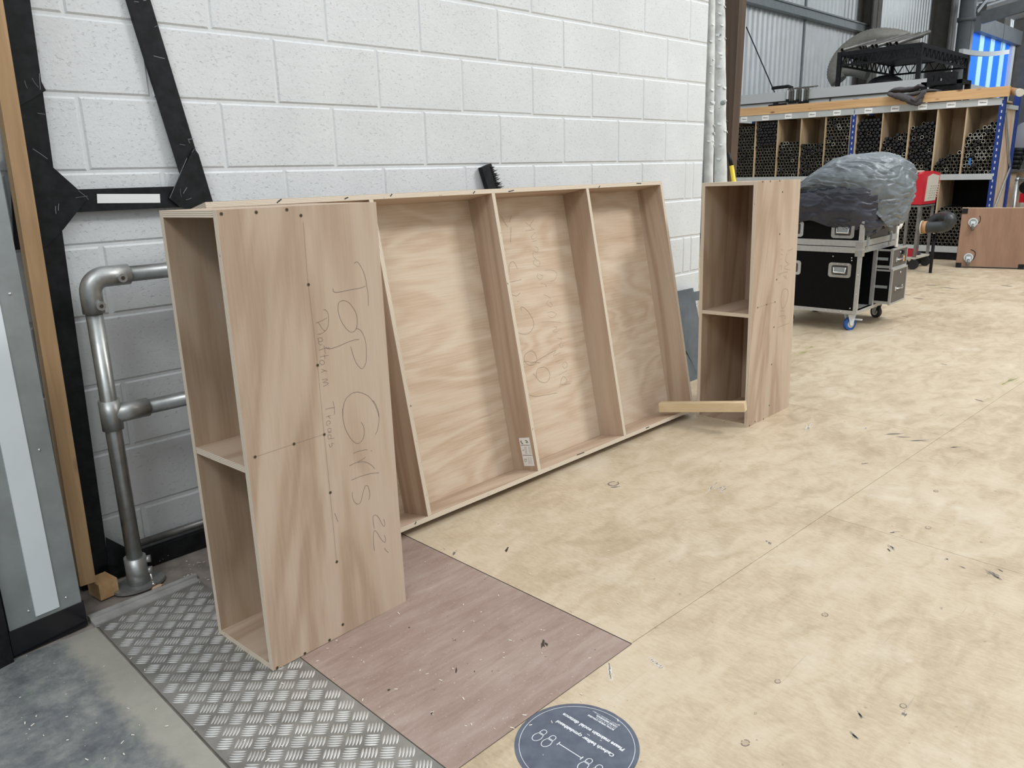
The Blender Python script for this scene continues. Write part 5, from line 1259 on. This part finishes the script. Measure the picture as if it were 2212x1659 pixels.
for u_, z_ in ((.0, .0), (.0, .66), (.66, .0)): bbox('corner_foot', u_, u_+.06, -.006, .03, z_, z_+.06, 'black', bev=.003)
for px in ((2102, 480), (2092, 556)):
    p = fpl(*px, b0_, bw); ca = MB(); ca.cyl(p-bw*.012, p-bw*.001, .052, M['cabin2'], 24); ca.cyl(p-bw*.016, p-bw*.012, .040, M['galv'], 20); co = ca.build('castor', brd)
    ca = MB(); c_ = p-bw*.055+Vector((0, 0, -.055)); ca.cyl(c_-bu*.014, c_+bu*.014, .042, M['alutube'], 18); ca.build('wheel', co)
    ca = MB(); ca.bar(p-bw*.014+Vector((0, 0, .01)), c_, .050, .014, M['galv'], up=bw); ca.build('fork', co)
mb = MB(); mb.ribbon([fpl(*q_, b0_, bw)-bw*.001 for q_ in smooth_pts([(2116, 466), (2118, 473), (2115, 481), (2110, 482)], 4)], -bw, .008, M['inside'], .001); mb.build('scratch', brd)
mb = MB(); mb.ribbon([fpl(*q_, b0_, bw)-bw*.001 for q_ in smooth_pts([(2097, 539), (2106, 544), (2106, 553), (2101, 562)], 4)], -bw, .008, M['inside'], .001); mb.build('scratch', brd)

# ------------------------------------------------------------------ things at the far right edge
XG = 12.3
for k, (q_, L_) in enumerate((((2187, 324), 26), ((2188, 331), 26), ((2185, 340), 24), ((2184, 350), 20), ((2186, 360), 14))):
    a = fx(*q_, XG); b = fx(q_[0]+L_, q_[1], XG); mb = MB(); mb.cyl(a, b, .034, M['black'], 12); mb.cyl(b, b+(b-a).normalized()*.02, .045, M['black'], 12)
    tag(mb.build('black_roll'), 'black roll in the rolls stacked right of the blue rear upright', 'roll', 'black rolls right of the rack')
a = fx(2181, 372, XG+.1); b = fx(2199, 372, XG+.1)
mb = MB(); mb.box((XG+.02, b.y, 0), (XG+.5, a.y, a.z), M['ply_z_b']); tag(mb.build('plywood_cabinet'), 'pale plywood cabinet right of the rack, below the black rolls', 'cabinet')
mb = MB(); mb.box((XG-.02, b.y-.35, a.z+.002), (XG+.45, a.y-.02, fx(2190, 366, XG).z), M['column']); tag(mb.build('dark_tray'), 'dark tray under the black rolls on the plywood cabinet', 'tray')
t = thing('tube_frame_cart', 'grey key-clamp tube cart at the right edge of the picture', 'cart', (XG-.2, -.9, 0))
c0 = fx(2198, 388, XG-.2); c1 = fx(2216, 388, XG-.2)
mb = MB(); mb.cyl((c0.x, c0.y, 0), c0, .030, M['pipe'], 14); mb.build('post', t)
mb = MB(); mb.cyl(c0, (c0.x, c0.y-.7, c0.z), .030, M['pipe'], 14); mb.ball(c0, .038, M['pipe']); mb.build('top_rail', t)
mb = MB(); mb.cyl((c0.x, c0.y-.02, .55), (c0.x, c0.y-.7, .55), .026, M['pipe'], 12); mb.build('lower_rail', t)
p = fx(2206, 436, XG-.1); mb = MB(); mb.box((XG-.1, p.y-.3, p.z-.01), (XG+.2, p.y+.03, fx(2206, 418, XG-.1).z), M['red']); tag(mb.build('red_case', bevel=.01), 'red case inside the grey tube cart at the right edge', 'case')
p = fx(2208, 405, XG-.1); mb = MB(); mb.cyl((XG-.1, p.y-.05, p.z), (XG+.2, p.y-.05, p.z), .09, M['black'], 18); tag(mb.build('black_reel'), 'black cable reel above the red case at the right edge', 'reel')
mb = MB(); p = fx(2212, 300, XG+3); mb.ball(p, .30, M['greywall'], 8, (.4, .7, 1.0)); tag(mb.build('grey_chair_back'), 'rounded grey chair back against the green wall at the right edge', 'chair')
